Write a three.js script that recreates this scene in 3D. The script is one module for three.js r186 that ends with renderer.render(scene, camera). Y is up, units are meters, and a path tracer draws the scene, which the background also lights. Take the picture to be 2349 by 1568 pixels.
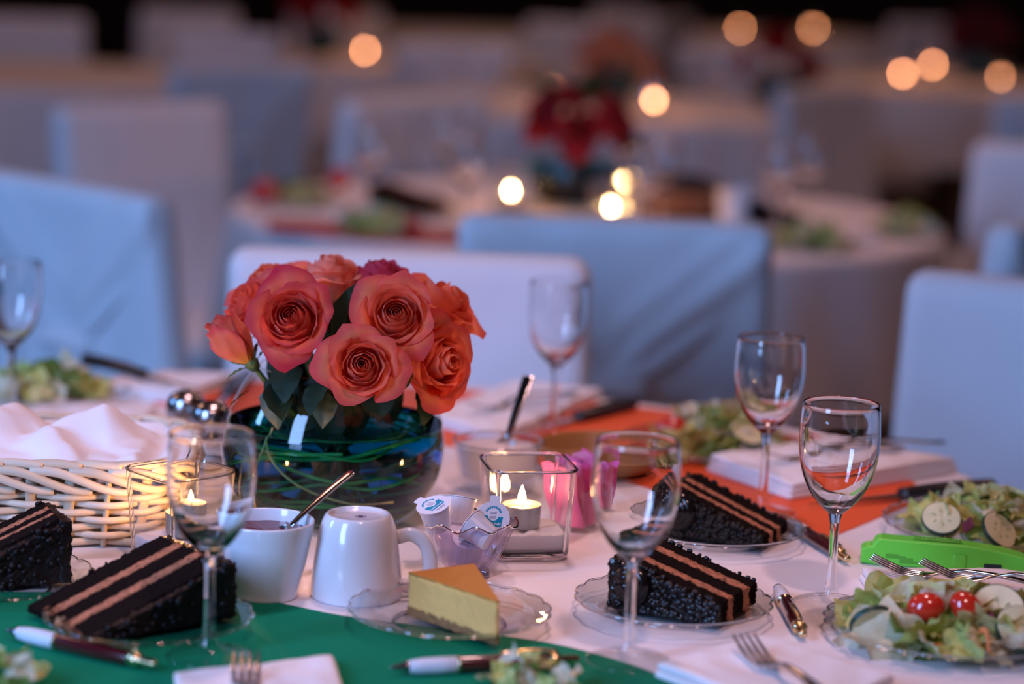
import * as THREE from 'three';
import { mergeGeometries, mergeVertices } from 'three/addons/utils/BufferGeometryUtils.js';
import { ImprovedNoise } from 'three/addons/math/ImprovedNoise.js';
import { RectAreaLightUniformsLib } from 'three/addons/lights/RectAreaLightUniformsLib.js';

// ---------------------------------------------------------------- camera, light, exposure
const scene = new THREE.Scene();
const rad = THREE.MathUtils.degToRad;
const camera = new THREE.PerspectiveCamera(2 * Math.atan(784 / 5545) * 180 / Math.PI, 2349 / 1568, 0.1, 80);
camera.rotation.order = 'YXZ';
camera.position.set(0, 1.31, 0);
camera.rotation.x = rad(-9.66);
camera.rotation.z = rad(2.0);                       // the photographer held the camera a little askew
camera.focus = 2.1;
camera.userData.fStop = 2.3;
camera.updateProjectionMatrix();
scene.background = new THREE.Color(0x000000);
const renderer = new THREE.WebGLRenderer({ antialias: true });
renderer.toneMapping = THREE.LinearToneMapping;
renderer.toneMappingExposure = 0.92;
renderer.shadowMap.enabled = true;
RectAreaLightUniformsLib.init();
const LAMPS = {
  panels: [
    { at: [-3.2, 1.95, -2.2], look: [-0.5, 0.85, -3.6], w: 0.4, h: 0.9, color: [0.22, 0.48, 1.05], nits: 25, label: 'unseen deep blue light panel on a stand, out of view, lighting the covered chairs' },  // unseen panel, placed to light the knotted chairs blue
    { at: [-1.65, 1.75, -0.3], look: [-0.1, 1.2, -2.6], w: 0.60, h: 1.5, color: [0.30, 0.53, 1.08], nits: 21, label: 'unseen tall pale blue light column, out of view, lighting the near table and chairs' },  // unseen column, sized for the highlights in the glasses
  ],
  fill: { at: [0.5, 4.3, 0.3], look: [-0.12, 0.9, -2.15], color: [1.0, 0.57, 0.58], cd: 20 },  // unseen spot, placed to brighten the roses and near table
  spots: [   // unseen ceiling downlights, placed to light the tables: x, z, aim x, aim z, candela, half angle
    [0.1, -3.15, -0.12, -2.2, 17, 12], [0.25, -4.9, 0.15, -4.8, 11, 15], [0.4, -7.8, 0.3, -7.9, 4, 18],
  ],
  spotColor: [1.0, 0.56, 0.58],
  house: [[-3.5, -5.8, 10], [3.4, -5.6, 9], [0.2, -11.0, 9]], houseColor: [1.0, 0.50, 0.36],  // unseen globe lamps, placed to warm the far tables
};

// ---------------------------------------------------------------- helpers
let SEED = 7;
const rng = (s) => () => { s = (s + 0x6d2b79f5) | 0; let t = Math.imul(s ^ (s >>> 15), 1 | s); t = (t + Math.imul(t ^ (t >>> 7), 61 | t)) ^ t; return ((t ^ (t >>> 14)) >>> 0) / 4294967296; };
const R = rng(20240611);
const rnd = (a, b) => a + (b - a) * R();
const noise = new ImprovedNoise();
const N3 = (x, y, z) => noise.noise(x + 31.7, y + 17.3, z + 5.1);
const V = (x, y, z) => new THREE.Vector3(x, y, z);
const lerp = THREE.MathUtils.lerp, sstep = (a, b, x) => a < b ? THREE.MathUtils.smoothstep(x, a, b) : 1 - THREE.MathUtils.smoothstep(x, b, a);
const Y0 = 0.752;                                   // top of the near tablecloth

const used = {};
function numbered(name) { const n = (used[name] = (used[name] ?? -1) + 1); return n ? name + '_' + String(n).padStart(3, '0') : name; }
function tag(o, label, category, group) { o.userData.label = label; o.userData.category = category; if (group) o.userData.group = group; return o; }
function thing(name, label, category, pos = [0, 0, 0], turn = 0, group) {
  const o = new THREE.Group(); o.name = numbered(name); scene.add(o);
  o.position.set(...pos); o.rotation.y = turn;
  return tag(o, label, category, group);
}
function part(name, geo, mat, parent, label) {
  const m = new THREE.Mesh(geo, mat); m.name = name; m.castShadow = m.receiveShadow = true; parent.add(m);
  if (label) m.userData.label = label;
  return m;
}
function single(name, label, category, geo, mat, pos, turn = 0, group) {
  const m = new THREE.Mesh(geo, mat); m.name = numbered(name); m.castShadow = m.receiveShadow = true; scene.add(m);
  m.position.set(...pos); m.rotation.y = turn; return tag(m, label, category, group);
}
function dup(src, pos, turn, label, group) {
  const r = src.clone(); r.name = numbered(src.name.replace(/_\d{3}$/, '')); scene.add(r);
  r.userData = { ...src.userData, label };
  if (group) r.userData.group = group; else if (group === null) delete r.userData.group;
  r.position.set(...pos); r.rotation.set(0, turn, 0); return r;
}
function struct(name, geo, mat, pos = [0, 0, 0]) {
  const m = new THREE.Mesh(geo, mat); m.name = name; m.userData.kind = 'structure'; m.castShadow = m.receiveShadow = true; m.position.set(...pos); scene.add(m); return m;
}
// materials -------------------------------------------------------
const std = (r, g, b, rough = 0.6, extra = {}) => { const m = new THREE.MeshStandardMaterial({ roughness: rough, side: THREE.DoubleSide, ...extra }); m.color.setRGB(r, g, b); return m; };
const phys = (r, g, b, rough = 0.6, extra = {}) => { const m = new THREE.MeshPhysicalMaterial({ roughness: rough, side: THREE.DoubleSide, ...extra }); m.color.setRGB(r, g, b); return m; };
const glassSolid = phys(1, 1, 1, 0.0, { transmission: 1, thickness: 0.01, ior: 1.5 });
const glassPane = phys(0.97, 0.98, 0.98, 0.0, { transmission: 1, thickness: 0, ior: 1.5 });
function noiseTex(w, h, fn) {
  const d = new Uint8Array(w * h * 4);
  for (let y = 0; y < h; y++) for (let x = 0; x < w; x++) { const c = fn(x / w, y / h); for (let k = 0; k < 3; k++) d[(y * w + x) * 4 + k] = Math.max(0, Math.min(255, 255 * (Array.isArray(c) ? c[k] : c))); d[(y * w + x) * 4 + 3] = 255; }
  const t = new THREE.DataTexture(d, w, h); t.magFilter = THREE.LinearFilter; t.wrapS = t.wrapT = THREE.RepeatWrapping; t.needsUpdate = true; return t;
}
const clothBump = noiseTex(512, 512, (u, v) => {
  const P = (f, s) => N3(f * Math.cos(u * 6.2832) + s, f * Math.sin(u * 6.2832), v * f * 2.0) ;
  return 0.5 + 0.28 * P(1.1, 0) + 0.16 * P(2.6, 9) + 0.05 * P(7, 4);
});
const clothWhite = phys(0.80, 0.77, 0.79, 0.85, { bumpMap: clothBump, bumpScale: 0.0022, sheen: 0.25, sheenRoughness: 0.6 });
const napkinWhite = phys(0.82, 0.79, 0.80, 0.8, { sheen: 0.25, sheenRoughness: 0.6 });
const chairWhite = phys(0.76, 0.76, 0.80, 0.62, { sheen: 0.3, sheenRoughness: 0.5 });
const steel = std(0.62, 0.61, 0.60, 0.16, { metalness: 1 });
const darkSteel = std(0.42, 0.41, 0.42, 0.2, { metalness: 1 });
const gold = std(0.86, 0.66, 0.36, 0.18, { metalness: 1 });
const china = phys(0.72, 0.74, 0.79, 0.18, { clearcoat: 0.6, clearcoatRoughness: 0.05 });
const blackPlastic = phys(0.012, 0.012, 0.014, 0.3);
// geometry --------------------------------------------------------
// closed or open surface of revolution whose rings may be bent: mod(theta, r, y, t) -> [r, y]
function lathe(profile, seg = 48, mod) {
  const pos = [], idx = [], n = profile.length;
  profile.forEach(([r, y], k) => { for (let s = 0; s < seg; s++) { const a = s / seg * Math.PI * 2, [rr, yy] = mod ? mod(a, r, y, k / (n - 1)) : [r, y]; pos.push(Math.cos(a) * rr, yy, Math.sin(a) * rr); } });
  for (let k = 0; k < n - 1; k++) for (let s = 0; s < seg; s++) { const a = k * seg + s, b = k * seg + (s + 1) % seg, c = a + seg, d = b + seg; idx.push(a, c, b, b, c, d); }
  const g = new THREE.BufferGeometry(); g.setAttribute('position', new THREE.Float32BufferAttribute(pos, 3)); g.setIndex(idx); g.computeVertexNormals(); return g;
}
// smooth a few profile points into many
function smoothProfile(pts, n) { const c = new THREE.CatmullRomCurve3(pts.map(([r, y]) => V(r, y, 0)), false, 'centripetal'); return c.getPoints(n).map((p) => [Math.max(p.x, 0), p.y]); }
// tube along points; radius(t) -> r or [across, up]; up fixes the flat side
function sweep(pts, radius, seg = 24, rad_ = 8, up, closed = false) {
  const c = new THREE.CatmullRomCurve3(pts.map((p) => Array.isArray(p) ? V(...p) : p), closed, 'centripetal');
  const pos = [], idx = [];
  const F = up ? null : c.computeFrenetFrames(seg, closed);
  for (let i = 0; i <= seg; i++) {
    const t = i / seg, p = c.getPointAt(t); let a, b;
    if (up) { const T = c.getTangentAt(t); a = V(0, 0, 0).crossVectors(up, T).normalize(); b = V(0, 0, 0).crossVectors(T, a).normalize(); } else { a = F.normals[i]; b = F.binormals[i]; }
    const r = typeof radius === 'function' ? radius(t) : radius, rx = Array.isArray(r) ? r[0] : r, ry = Array.isArray(r) ? r[1] : r;
    for (let s = 0; s < rad_; s++) { const w = s / rad_ * Math.PI * 2, q = p.clone().addScaledVector(a, Math.cos(w) * rx).addScaledVector(b, Math.sin(w) * ry); pos.push(q.x, q.y, q.z); }
  }
  for (let i = 0; i < seg; i++) for (let s = 0; s < rad_; s++) { const p = i * rad_ + s, q = i * rad_ + (s + 1) % rad_, r = p + rad_, u = q + rad_; idx.push(p, q, r, q, u, r); }
  if (!closed) { const k = pos.length / 3; const p0 = c.getPointAt(0), p1 = c.getPointAt(1); pos.push(p0.x, p0.y, p0.z, p1.x, p1.y, p1.z); for (let s = 0; s < rad_; s++) { idx.push(k, (s + 1) % rad_, s); idx.push(k + 1, seg * rad_ + s, seg * rad_ + (s + 1) % rad_); } }
  const g = new THREE.BufferGeometry(); g.setAttribute('position', new THREE.Float32BufferAttribute(pos, 3)); g.setIndex(idx); g.computeVertexNormals(); return g;
}
// box with rounded edges and enough vertices to be bent: fn(v) moves each point
function rbox(w, h, d, r, nx = 8, ny = 4, nz = 8, fn) {
  let g = new THREE.BoxGeometry(w, h, d, nx, ny, nz); g.deleteAttribute('uv'); g.deleteAttribute('normal'); g = mergeVertices(g, 1e-6);
  const p = g.attributes.position, v = V(0, 0, 0), c = V(0, 0, 0), half = [w / 2, h / 2, d / 2];
  for (let i = 0; i < p.count; i++) {
    v.fromBufferAttribute(p, i);
    c.set(...['x', 'y', 'z'].map((k, j) => Math.max(-half[j] + Math.min(r, half[j]), Math.min(half[j] - Math.min(r, half[j]), v[k]))));
    const dlt = v.clone().sub(c), l = dlt.length(); if (l > 1e-9) v.copy(c).addScaledVector(dlt, r / Math.max(l, r)); 
    if (fn) fn(v); p.setXYZ(i, v.x, v.y, v.z);
  }
  g.computeVertexNormals(); return g;
}
// grid surface from fn(u, v) -> [x, y, z], u and v from 0 to 1, uv in metres when scale given
function grid(nu, nv, fn, su = 1, sv = 1) {
  const pos = [], uv = [], idx = [];
  for (let j = 0; j <= nv; j++) for (let i = 0; i <= nu; i++) { pos.push(...fn(i / nu, j / nv)); uv.push(i / nu * su, j / nv * sv); }
  for (let j = 0; j < nv; j++) for (let i = 0; i < nu; i++) { const a = j * (nu + 1) + i, b = a + 1, c = a + nu + 1, d = c + 1; idx.push(a, c, b, b, c, d); }
  const g = new THREE.BufferGeometry(); g.setAttribute('position', new THREE.Float32BufferAttribute(pos, 3)); g.setAttribute('uv', new THREE.Float32BufferAttribute(uv, 2)); g.setIndex(idx); g.computeVertexNormals(); return g;
}
const moved = (g, x, y, z) => g.clone().translate(x, y, z);
const pointing = (a, b) => Math.atan2(-(b[1] - a[1]), b[0] - a[0]);      // turn that points local +x from a to b (x, z pairs)

// ---------------------------------------------------------------- the room
const floorMat = std(0.055, 0.036, 0.028, 0.9), wallMat = std(0.035, 0.022, 0.016, 0.9), ceilMat = std(0.02, 0.016, 0.014, 0.9);
struct('floor', new THREE.BoxGeometry(26, 0.2, 34), floorMat, [0, -0.1, -10]);
struct('ceiling', new THREE.BoxGeometry(26, 0.2, 34), ceilMat, [0, 6.1, -10]);
struct('wall_back', new THREE.BoxGeometry(26, 6, 0.2), wallMat, [0, 3, -26.9]);
struct('wall_front', new THREE.BoxGeometry(26, 6, 0.2), wallMat, [0, 3, 6.9]);
struct('wall_left', new THREE.BoxGeometry(0.2, 6, 34), wallMat, [-12.9, 3, -10]);
struct('wall_right', new THREE.BoxGeometry(0.2, 6, 34), wallMat, [12.9, 3, -10]);

// ---------------------------------------------------------------- lamps, all out of view
function emitter(rgb, k) { const m = new THREE.MeshStandardMaterial({ color: 0x111111, roughness: 0.4 }); m.emissive.setRGB(...rgb); m.emissiveIntensity = k; m.name = 'lamp glow'; return m; }
for (const L of LAMPS.panels) {
  const t = thing('unseen_light_panel', L.label, 'stage light', [L.at[0], 0, L.at[2]]);
  const head = new THREE.Group(); head.name = 'lamp_head'; t.add(head); head.position.y = L.at[1];
  head.lookAt(V(...L.look).sub(V(0, 0, 0)));
  head.rotation.set(0, 0, 0); const dir = V(...L.look).sub(V(...L.at)); head.rotation.order = 'YXZ'; head.rotation.y = Math.atan2(dir.x, dir.z); head.rotation.x = -Math.atan2(dir.y, Math.hypot(dir.x, dir.z));
  part('housing', rbox(L.w + 0.06, L.h + 0.06, 0.08, 0.015).translate(0, 0, -0.05), blackPlastic, head);
  part('lamp_face', new THREE.PlaneGeometry(L.w, L.h), emitter(L.color, 6), head);
  const a = new THREE.RectAreaLight(0xffffff, L.nits, L.w, L.h); a.color.setRGB(...L.color); a.name = 'panel_light'; a.position.z = 0.012; a.rotation.y = Math.PI; head.add(a);
  part('pole', new THREE.CylinderGeometry(0.018, 0.018, L.at[1] - 0.5, 12).translate(0, (L.at[1] - 0.5) / 2, -0.06), blackPlastic, t);
  for (let k = 0; k < 3; k++) { const w = k * 2.094; part('leg', sweep([[0, 0.6, -0.06], [Math.cos(w) * 0.45, 0.012, Math.sin(w) * 0.45 - 0.06]], 0.012, 4, 6), blackPlastic, t); }
}
function spotFixture(label, x, y, z, ax, ay, az, cd, ang, color, soft, glow) {
  const t = thing('unseen_spot_lamp', label, 'spotlight', [x, y, z], 0);
  const dir = V(ax - x, ay - y, az - z).normalize(), q = new THREE.Quaternion().setFromUnitVectors(V(0, -1, 0), dir);
  part('housing', lathe([[0.0, 0.26], [0.09, 0.25], [0.11, 0.2], [0.12, 0.03], [0.115, 0.0], [0.108, 0.005], [0.106, 0.04], [0.0, 0.05]], 28).applyQuaternion(q), blackPlastic, t);
  part('lamp_lens', new THREE.CircleGeometry(0.1, 24).rotateX(Math.PI / 2).translate(0, 0.03, 0).applyQuaternion(q), emitter(color, glow), t);
  part('hanger', new THREE.CylinderGeometry(0.015, 0.015, Math.max(0.05, 6 - y - 0.24), 8).translate(0, 0.24 + (6 - y - 0.24) / 2, 0), blackPlastic, t);
  const s = new THREE.SpotLight(0xffffff, cd, 0, rad(ang), 0.9, 2); s.color.setRGB(...color); s.name = 'spot_beam'; s.castShadow = true; s.shadow.radius = soft; s.shadow.mapSize.set(2048, 2048);
  s.position.copy(dir).multiplyScalar(0.06); s.target.position.set(ax - x, ay - y, az - z); t.add(s, s.target);
}
['near round table', 'second round table', 'third round table'].forEach((w, k) => { const [x, z, ax, az, cd, an] = LAMPS.spots[k]; spotFixture('unseen pink ceiling downlight out of view, lighting the ' + w, x, 4.6, z, ax, Y0, az, cd, an * 1.6, LAMPS.spotColor, 9, 3); });
{ const L = LAMPS.fill; spotFixture('unseen pink spotlight hanging out of view, placed to brighten the roses', ...L.at, ...L.look, L.cd, 13, L.color, 6, 3); }
LAMPS.house.forEach(([x, z, cd], k) => {
  const t = thing('unseen_globe_lamp', 'unseen warm globe lamp out of view, lighting the ' + ['far tables beside the chairs', 'far tables with paired candles', 'last rows of tables'][k], 'pendant lamp', [x, 4.9, z]);
  part('globe_bulb', new THREE.SphereGeometry(0.09, 20, 14), emitter(LAMPS.houseColor, 3), t);
  part('cord', new THREE.CylinderGeometry(0.006, 0.006, 1.0, 6).translate(0, 0.59, 0), blackPlastic, t);
  const p = new THREE.PointLight(0xffffff, cd, 0, 2); p.color.setRGB(...LAMPS.houseColor); p.castShadow = true; p.shadow.radius = 4; p.name = 'globe_light'; t.add(p);
});

// ---------------------------------------------------------------- tables under floor-length cloths
function clothGeo(r, folds, depth, h, seed) {
  const rings = [], seg = 220;
  for (let k = 0; k <= 10; k++) rings.push([r * k / 10 * 0.985, h]);
  rings.push([r * 0.995, h - 0.001], [r * 1.003, h - 0.006], [r * 1.007, h - 0.016]);
  for (let k = 1; k <= 10; k++) rings.push([r * 1.008, h - 0.016 - 0.275 * k / 10]);   // hangs to just above the seats
  const pos = [], uv = [], idx = [], n = rings.length;
  rings.forEach(([rr, y], k) => {
    for (let s = 0; s <= seg; s++) {
      const a = s / seg * Math.PI * 2, drop = (h - y) / 0.45, f = Math.sin(a * folds + seed + 1.3 * Math.sin(a * 3 + seed)) + 0.4 * Math.sin(a * folds * 1.7 + 2 * seed);
      const q = rr + depth * Math.pow(drop, 0.8) * f + 0.05 * drop;
      pos.push(Math.cos(a) * q, y, Math.sin(a) * q); uv.push(Math.cos(a) * (rr + h - y), Math.sin(a) * (rr + h - y));
    }
  });
  for (let k = 0; k < n - 1; k++) for (let s = 0; s < seg; s++) { const a = k * (seg + 1) + s, b = a + 1, c = a + seg + 1, d = c + 1; idx.push(a, b, c, b, d, c); }
  const g = new THREE.BufferGeometry(); g.setAttribute('position', new THREE.Float32BufferAttribute(pos, 3)); g.setAttribute('uv', new THREE.Float32BufferAttribute(uv, 2)); g.setIndex(idx); g.computeVertexNormals(); return g;
}
const TABLES = [   // x, z, label
  [-0.19, -2.2, 'long white cloth over the nearest round table, laid with dessert plates'],
  [0.143, -4.84, 'long white cloth over the round table with dark red roses'],
  [0.27, -7.98, 'long white cloth over the round table with peach roses'],
  [-0.66, -10.3, 'white cloth over the distant table with one candle and a small red bouquet'],
  [1.75, -10.0, 'white cloth over the distant table with three candles and a magenta bouquet'],
  [1.5, -14.4, 'white cloth over the farthest table with two candles'],
  [-1.75, -8.6, 'white cloth over the dim table behind the beige chair at the edge of view'],
  [-0.2, -13.2, 'white cloth over the dim far table between the single candle and the paired candles'],
];
TABLES.forEach(([x, z, label], k) => single('tablecloth', label, 'tablecloth', clothGeo(0.76, 17, 0.022, k === 0 ? Y0 : 0.752, k * 1.7), clothWhite, [x, 0, z], k * 0.4));
for (const n of ['tablecloth_001']) scene.children.find((o) => o.name === n).scale.set(0.935, 1, 0.935);

let tableProto;
TABLES.forEach(([x, z, label], k) => {
  const l = 'bare round table under the ' + label.replace('over the ', 'at the ').split(' ').slice(0, 11).join(' ');
  if (tableProto) { const d = dup(tableProto, [x, 0, z], 0, l, null); if (k === 1) d.scale.set(0.935, 1, 0.935); return d; }
  const t = tableProto = thing('round_table', l, 'table', [x, 0, z]);
  part('tabletop', lathe([[0, 0.725], [0.735, 0.725], [0.742, 0.73], [0.742, 0.745], [0.735, 0.75], [0, 0.75]], 48), std(0.2, 0.13, 0.08, 0.6), t);
  part('pedestal', lathe([[0.05, 0.05], [0.04, 0.1], [0.04, 0.725]], 20), blackPlastic, t);
  part('base', lathe([[0, 0.05], [0.06, 0.05], [0.24, 0.02], [0.25, 0.0], [0, 0]], 32), blackPlastic, t);
});

// coloured sheets lying on the near table
function sheet(name, label, pts, mat, y, cat) {
  const s = new THREE.Shape(); const c = new THREE.CatmullRomCurve3(pts.map(([x, z, smooth]) => V(x, 0, z)), true, 'centripetal', 0.5);
  pts.forEach(([x, z], i) => i ? s.lineTo(x, -z) : s.moveTo(x, -z));
  const g = new THREE.ExtrudeGeometry(s, { depth: 0.0009, bevelEnabled: false }); g.rotateX(-Math.PI / 2);
  return single(name, label, cat, g, mat, [0, y, 0]);
}
const arc = (pts, n = 24) => new THREE.CatmullRomCurve3(pts.map(([x, z]) => V(x, 0, z)), false, 'centripetal').getPoints(n).map((p) => [p.x, p.z]);
const greenFelt = phys(0.001, 0.20, 0.10, 0.8, { specularIntensity: 0.2 }), orangeFelt = std(0.80, 0.10, 0.018, 0.6);
sheet('green_placemat', 'deep green leaf-shaped placemat under the cheesecake and the front pens', [...arc([[-0.60, -1.90], [-0.42, -1.945], [-0.26, -1.955], [-0.2, -1.948], [-0.133, -1.912], [-0.05, -1.885], [0.04, -1.853], [0.10, -1.805], [0.14, -1.755]], 40), [0.10, -1.58], [-0.15, -1.50], [-0.50, -1.60], [-0.66, -1.80]], greenFelt, Y0 + 0.0003, 'placemat');
sheet('orange_placemat', 'bright orange square placemat under the far napkins and tall glasses', [[0.301, -2.221], [0.437, -2.425], [0.40, -2.62], [0.24, -2.80], [0.02, -2.90], [-0.22, -2.935], [-0.40, -2.90], [-0.415, -2.76], [-0.25, -2.68], [-0.02, -2.56], [0.15, -2.40]], orangeFelt, Y0 + 0.0003, 'placemat');

// ---------------------------------------------------------------- chairs in white slipcovers
// local +z is the way the sitter faces; the back stands at z = -0.2
function chairParts(t, bow, seed) {
  const wob = (x, y, a) => a * (N3(x * 5 + seed, y * 4, seed) * 0.6 + 0.4 * N3(x * 11, y * 9 + seed, 2));
  part('back_cover', rbox(0.475, 0.50, 0.062, 0.028, 40, 40, 4, (v) => {
    const y = v.y, x = v.x, outer = v.z < 0;
    if (outer && bow) {            // fabric drawn from the top corners towards the knot, hanging folds below
      const ky = 0.02, dx = Math.abs(x), line = ky + dx * 0.85 - y, d = Math.exp(-((line / 0.03) ** 2));
      v.z -= 0.012 * d * sstep(0, 0.05, dx) + 0.006 * Math.exp(-(((line + 0.06) / 0.025) ** 2));
      if (y < ky) v.z -= 0.014 * Math.sin(x * 62 + 3 * (ky - y)) * sstep(ky, ky - 0.12, y);
    }
    v.z += wob(x, y, 0.006);
    v.z -= 0.10 * (v.y + 0.25);     // the back leans
    v.x *= 1 - 0.05 * (v.y + 0.25);
  }).translate(0, 0.651, -0.205), chairWhite, t);
  part('seat_cover', rbox(0.45, 0.07, 0.44, 0.025, 10, 4, 10, (v) => { v.y += 0.012 * Math.cos(v.x * 6) * Math.cos(v.z * 6); }).translate(0, 0.41, 0.02), chairWhite, t);
  part('skirt', rbox(0.452, 0.39, 0.442, 0.03, 44, 8, 44, (v) => {
    const k = sstep(0.2, -0.2, v.y), a = Math.atan2(v.z, v.x), f = 0.014 * Math.sin(a * 22 + seed) * k; const l = Math.hypot(v.x, v.z) || 1;
    v.x += v.x / l * (f + 0.03 * k); v.z += v.z / l * (f + 0.03 * k);
  }).translate(0, 0.20, 0.02), chairWhite, t);
  if (bow) {
    const s = part('sash', sweep([[-0.215, 0.83, -0.262], [-0.13, 0.745, -0.268], [0, 0.655, -0.268], [0.13, 0.745, -0.268], [0.215, 0.84, -0.262]], (q) => [0.012 + 0.016 * Math.abs(q - 0.5) * 2, 0.007], 30, 10, V(0, 0, 1)), chairWhite, t);
    part('knot', rbox(0.13, 0.05, 0.036, 0.016, 12, 8, 8, (v) => { v.y *= 0.75 + 5 * Math.abs(v.x); v.z += 0.006 * Math.sin(v.y * 160); }).translate(0.005, 0.655, -0.262), chairWhite, s);
    for (const k of [-1, 1]) part('bow_tail', sweep([[0.02 * k, 0.645, -0.268], [0.05 * k, 0.52, -0.262], [0.062 * k, 0.36, -0.255]], (q) => [0.014 + 0.02 * q, 0.006], 12, 8, V(0, 0, 1)), chairWhite, s);
  }
}
let bowChair, plainChair;
function chair(bow, x, z, faceX, faceZ, label, group) {      // faces the point (faceX, faceZ)
  const turn = Math.atan2(faceX - x, faceZ - z); let src = bow ? bowChair : plainChair;
  if (!src) { const t = thing('banquet_chair', label, 'chair', [x, 0, z], turn, group); chairParts(t, bow, bow ? 3.3 : 8.1); if (bow) bowChair = t; else plainChair = t; return t; }
  const r = dup(src, [x, 0, z], turn, label, group ?? null); return r;
}
const C1 = 'chairs at the nearest table', C2 = 'chairs at the table with dark red roses', C3 = 'chairs at the far tables';
chair(false, -0.128, -2.81, -0.11, -2.0, 'white covered chair facing the camera directly behind the coral rose bouquet', C1);
chair(false, 0.61, -2.75, 0.19, -1.845, 'pale blue-lit covered chair behind the salad plate and black knife handle', C1);
chair(true, 0.155, -3.78, 0.19, -4.8, 'covered chair with its knotted back to the camera, in front of the candles', C2);
chair(true, -0.512, -3.94, 0.188, -4.655, 'bright blue-lit covered chair with a big knot beyond the bread basket', C2);
chair(true, 0.764, -3.96, 0.19, -4.78, 'covered chair with one blue edge and dark back above the pale right-hand chair', C2);
chair(false, -0.665, -5.23, 0.065, -4.54, 'dusky mauve covered chair standing behind the big blue-lit knotted chair', C2);
chair(false, 1.08, -4.85, 0.68, -3.95, 'dim lilac covered chair beyond the far salads, at the edge of view', C2);
chair(true, -0.44, -6.1, -1.14, -6.8, 'small slate blue chair with crossed sash seen above the second table', C3);
chair(true, -0.95, -7.3, -1.75, -8.6, 'dark navy covered chair beside the mauve chair', C3);
chair(true, -0.32, -9.15, -0.66, -10.3, 'dark blue covered chair to the left of the peach roses', C3);
chair(false, -1.56, -10.95, -1.75, -8.6, 'beige covered chair with its tall pale back, farthest in its corner', C3);
chair(false, -1.95, -9.6, -1.75, -8.6, 'dim brown covered chair at the very edge of the far corner', C3);
chair(true, 0.95, -9.4, 1.75, -10.0, 'dark covered chair just before the three distant candles', C3);
chair(true, 1.60, -7.2, 1.75, -10.0, 'navy covered chair below the dimmest distant candle', C3);
chair(false, 1.06, -6.78, 1.83, -6.14, 'dim grey brown covered chair between the second and third tables', C3);
chair(true, -1.02, -9.45, -0.66, -10.3, 'dim covered chair with its back to us at the single-candle table', C3);
chair(false, -0.86, -11.5, -0.66, -10.3, 'dim covered chair on the far side of the single-candle table', C3);
chair(false, 0.05, -11.2, -0.66, -10.3, 'tan covered chair in the dark beyond the single-candle table', C3);
chair(true, 0.75, -13.8, 1.5, -14.4, 'dim covered chair beside the farthest paired candles', C3);
chair(true, 2.05, -13.4, 1.5, -14.4, 'dim covered chair in front of the farthest paired candles', C3);
chair(false, 0.55, -12.8, -0.2, -13.2, 'dim covered chair in the middle of the darkest far row', C3);

// ---------------------------------------------------------------- wine glasses
const GP = smoothProfile([[0, 0.0], [0.030, 0.0], [0.0336, 0.0012], [0.0325, 0.0026], [0.02, 0.0046], [0.009, 0.0085], [0.0052, 0.016]], 30);
const stemP = smoothProfile([[0.0052, 0.016], [0.0042, 0.03], [0.0038, 0.055], [0.0042, 0.072], [0.0062, 0.081]], 16);
const bowlP = [...smoothProfile([[0.0062, 0.081], [0.013, 0.087], [0.0228, 0.099], [0.0305, 0.117], [0.0341, 0.139], [0.0336, 0.159], [0.0322, 0.1755], [0.0317, 0.1762], [0.0312, 0.1755], [0.0324, 0.159], [0.0328, 0.139], [0.0292, 0.118], [0.0214, 0.102], [0.012, 0.0925], [0.004, 0.0905], [0, 0.0903]], 70)];
function wineGlassParts(t) {
  part('foot', lathe(GP, 64), glassPane, t); part('stem', lathe(stemP, 40), glassSolid, t); part('bowl', lathe(bowlP, 72), glassSolid, t);
}
const G1 = 'wine glasses on the nearest table';
const wineGlass = thing('wine_glass', 'empty wine glass before the glossy chocolate cake, foot over the green edge', 'wine glass', [0.099, Y0 + 0.0012, -1.811], 0, G1);
wineGlassParts(wineGlass);
const glassAt = (x, z, label, g = G1, y = Y0) => dup(wineGlass, [x, y, z], x * 9, label, g);
glassAt(-0.224, -1.785, 'empty wine glass standing on the green placemat before the red sauce cup', G1, Y0 + 0.0012);
glassAt(0.279, -1.997, 'sharp empty wine glass on white cloth, standing just beside the green highlighter');
glassAt(0.252, -2.318, 'blurred empty wine glass standing on the orange placemat near the folded napkin', G1, Y0 + 0.0012);
glassAt(0.05, -2.646, 'blurred empty wine glass in front of the white chair to the right of the roses', G1, Y0 + 0.0012);
glassAt(-0.558, -2.655, 'blurred empty wine glass at the edge of view before the blue knotted chair');

// ---------------------------------------------------------------- vase with water, willow twigs and coral roses
const VC = [-0.164, -2.240];
const vase = thing('round_vase', 'round clear glass bowl vase half filled with dark teal water', 'vase', [VC[0], Y0, VC[1]]);
const vaseOut = smoothProfile([[0.0, 0.0005], [0.055, 0.0005], [0.075, 0.008], [0.097, 0.037], [0.1045, 0.071], [0.099, 0.106], [0.0845, 0.135], [0.0735, 0.1475]], 44);
part('glass_bowl', lathe(vaseOut.filter((p) => p[1] < 0.097), 96), phys(0.95, 0.98, 0.98, 0, { transmission: 1, thickness: 0, ior: 1.5, specularIntensity: 0.35 }), vase);
part('neck', lathe([...vaseOut.filter((p, i, a) => p[1] >= 0.097 || (a[i + 1] && a[i + 1][1] >= 0.097)), [0.0725, 0.1487], [0.0714, 0.1475]], 96), phys(0.95, 0.98, 0.98, 0, { transmission: 1, thickness: 0, ior: 1.5 }), vase, 'clear glass above the water');
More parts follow.
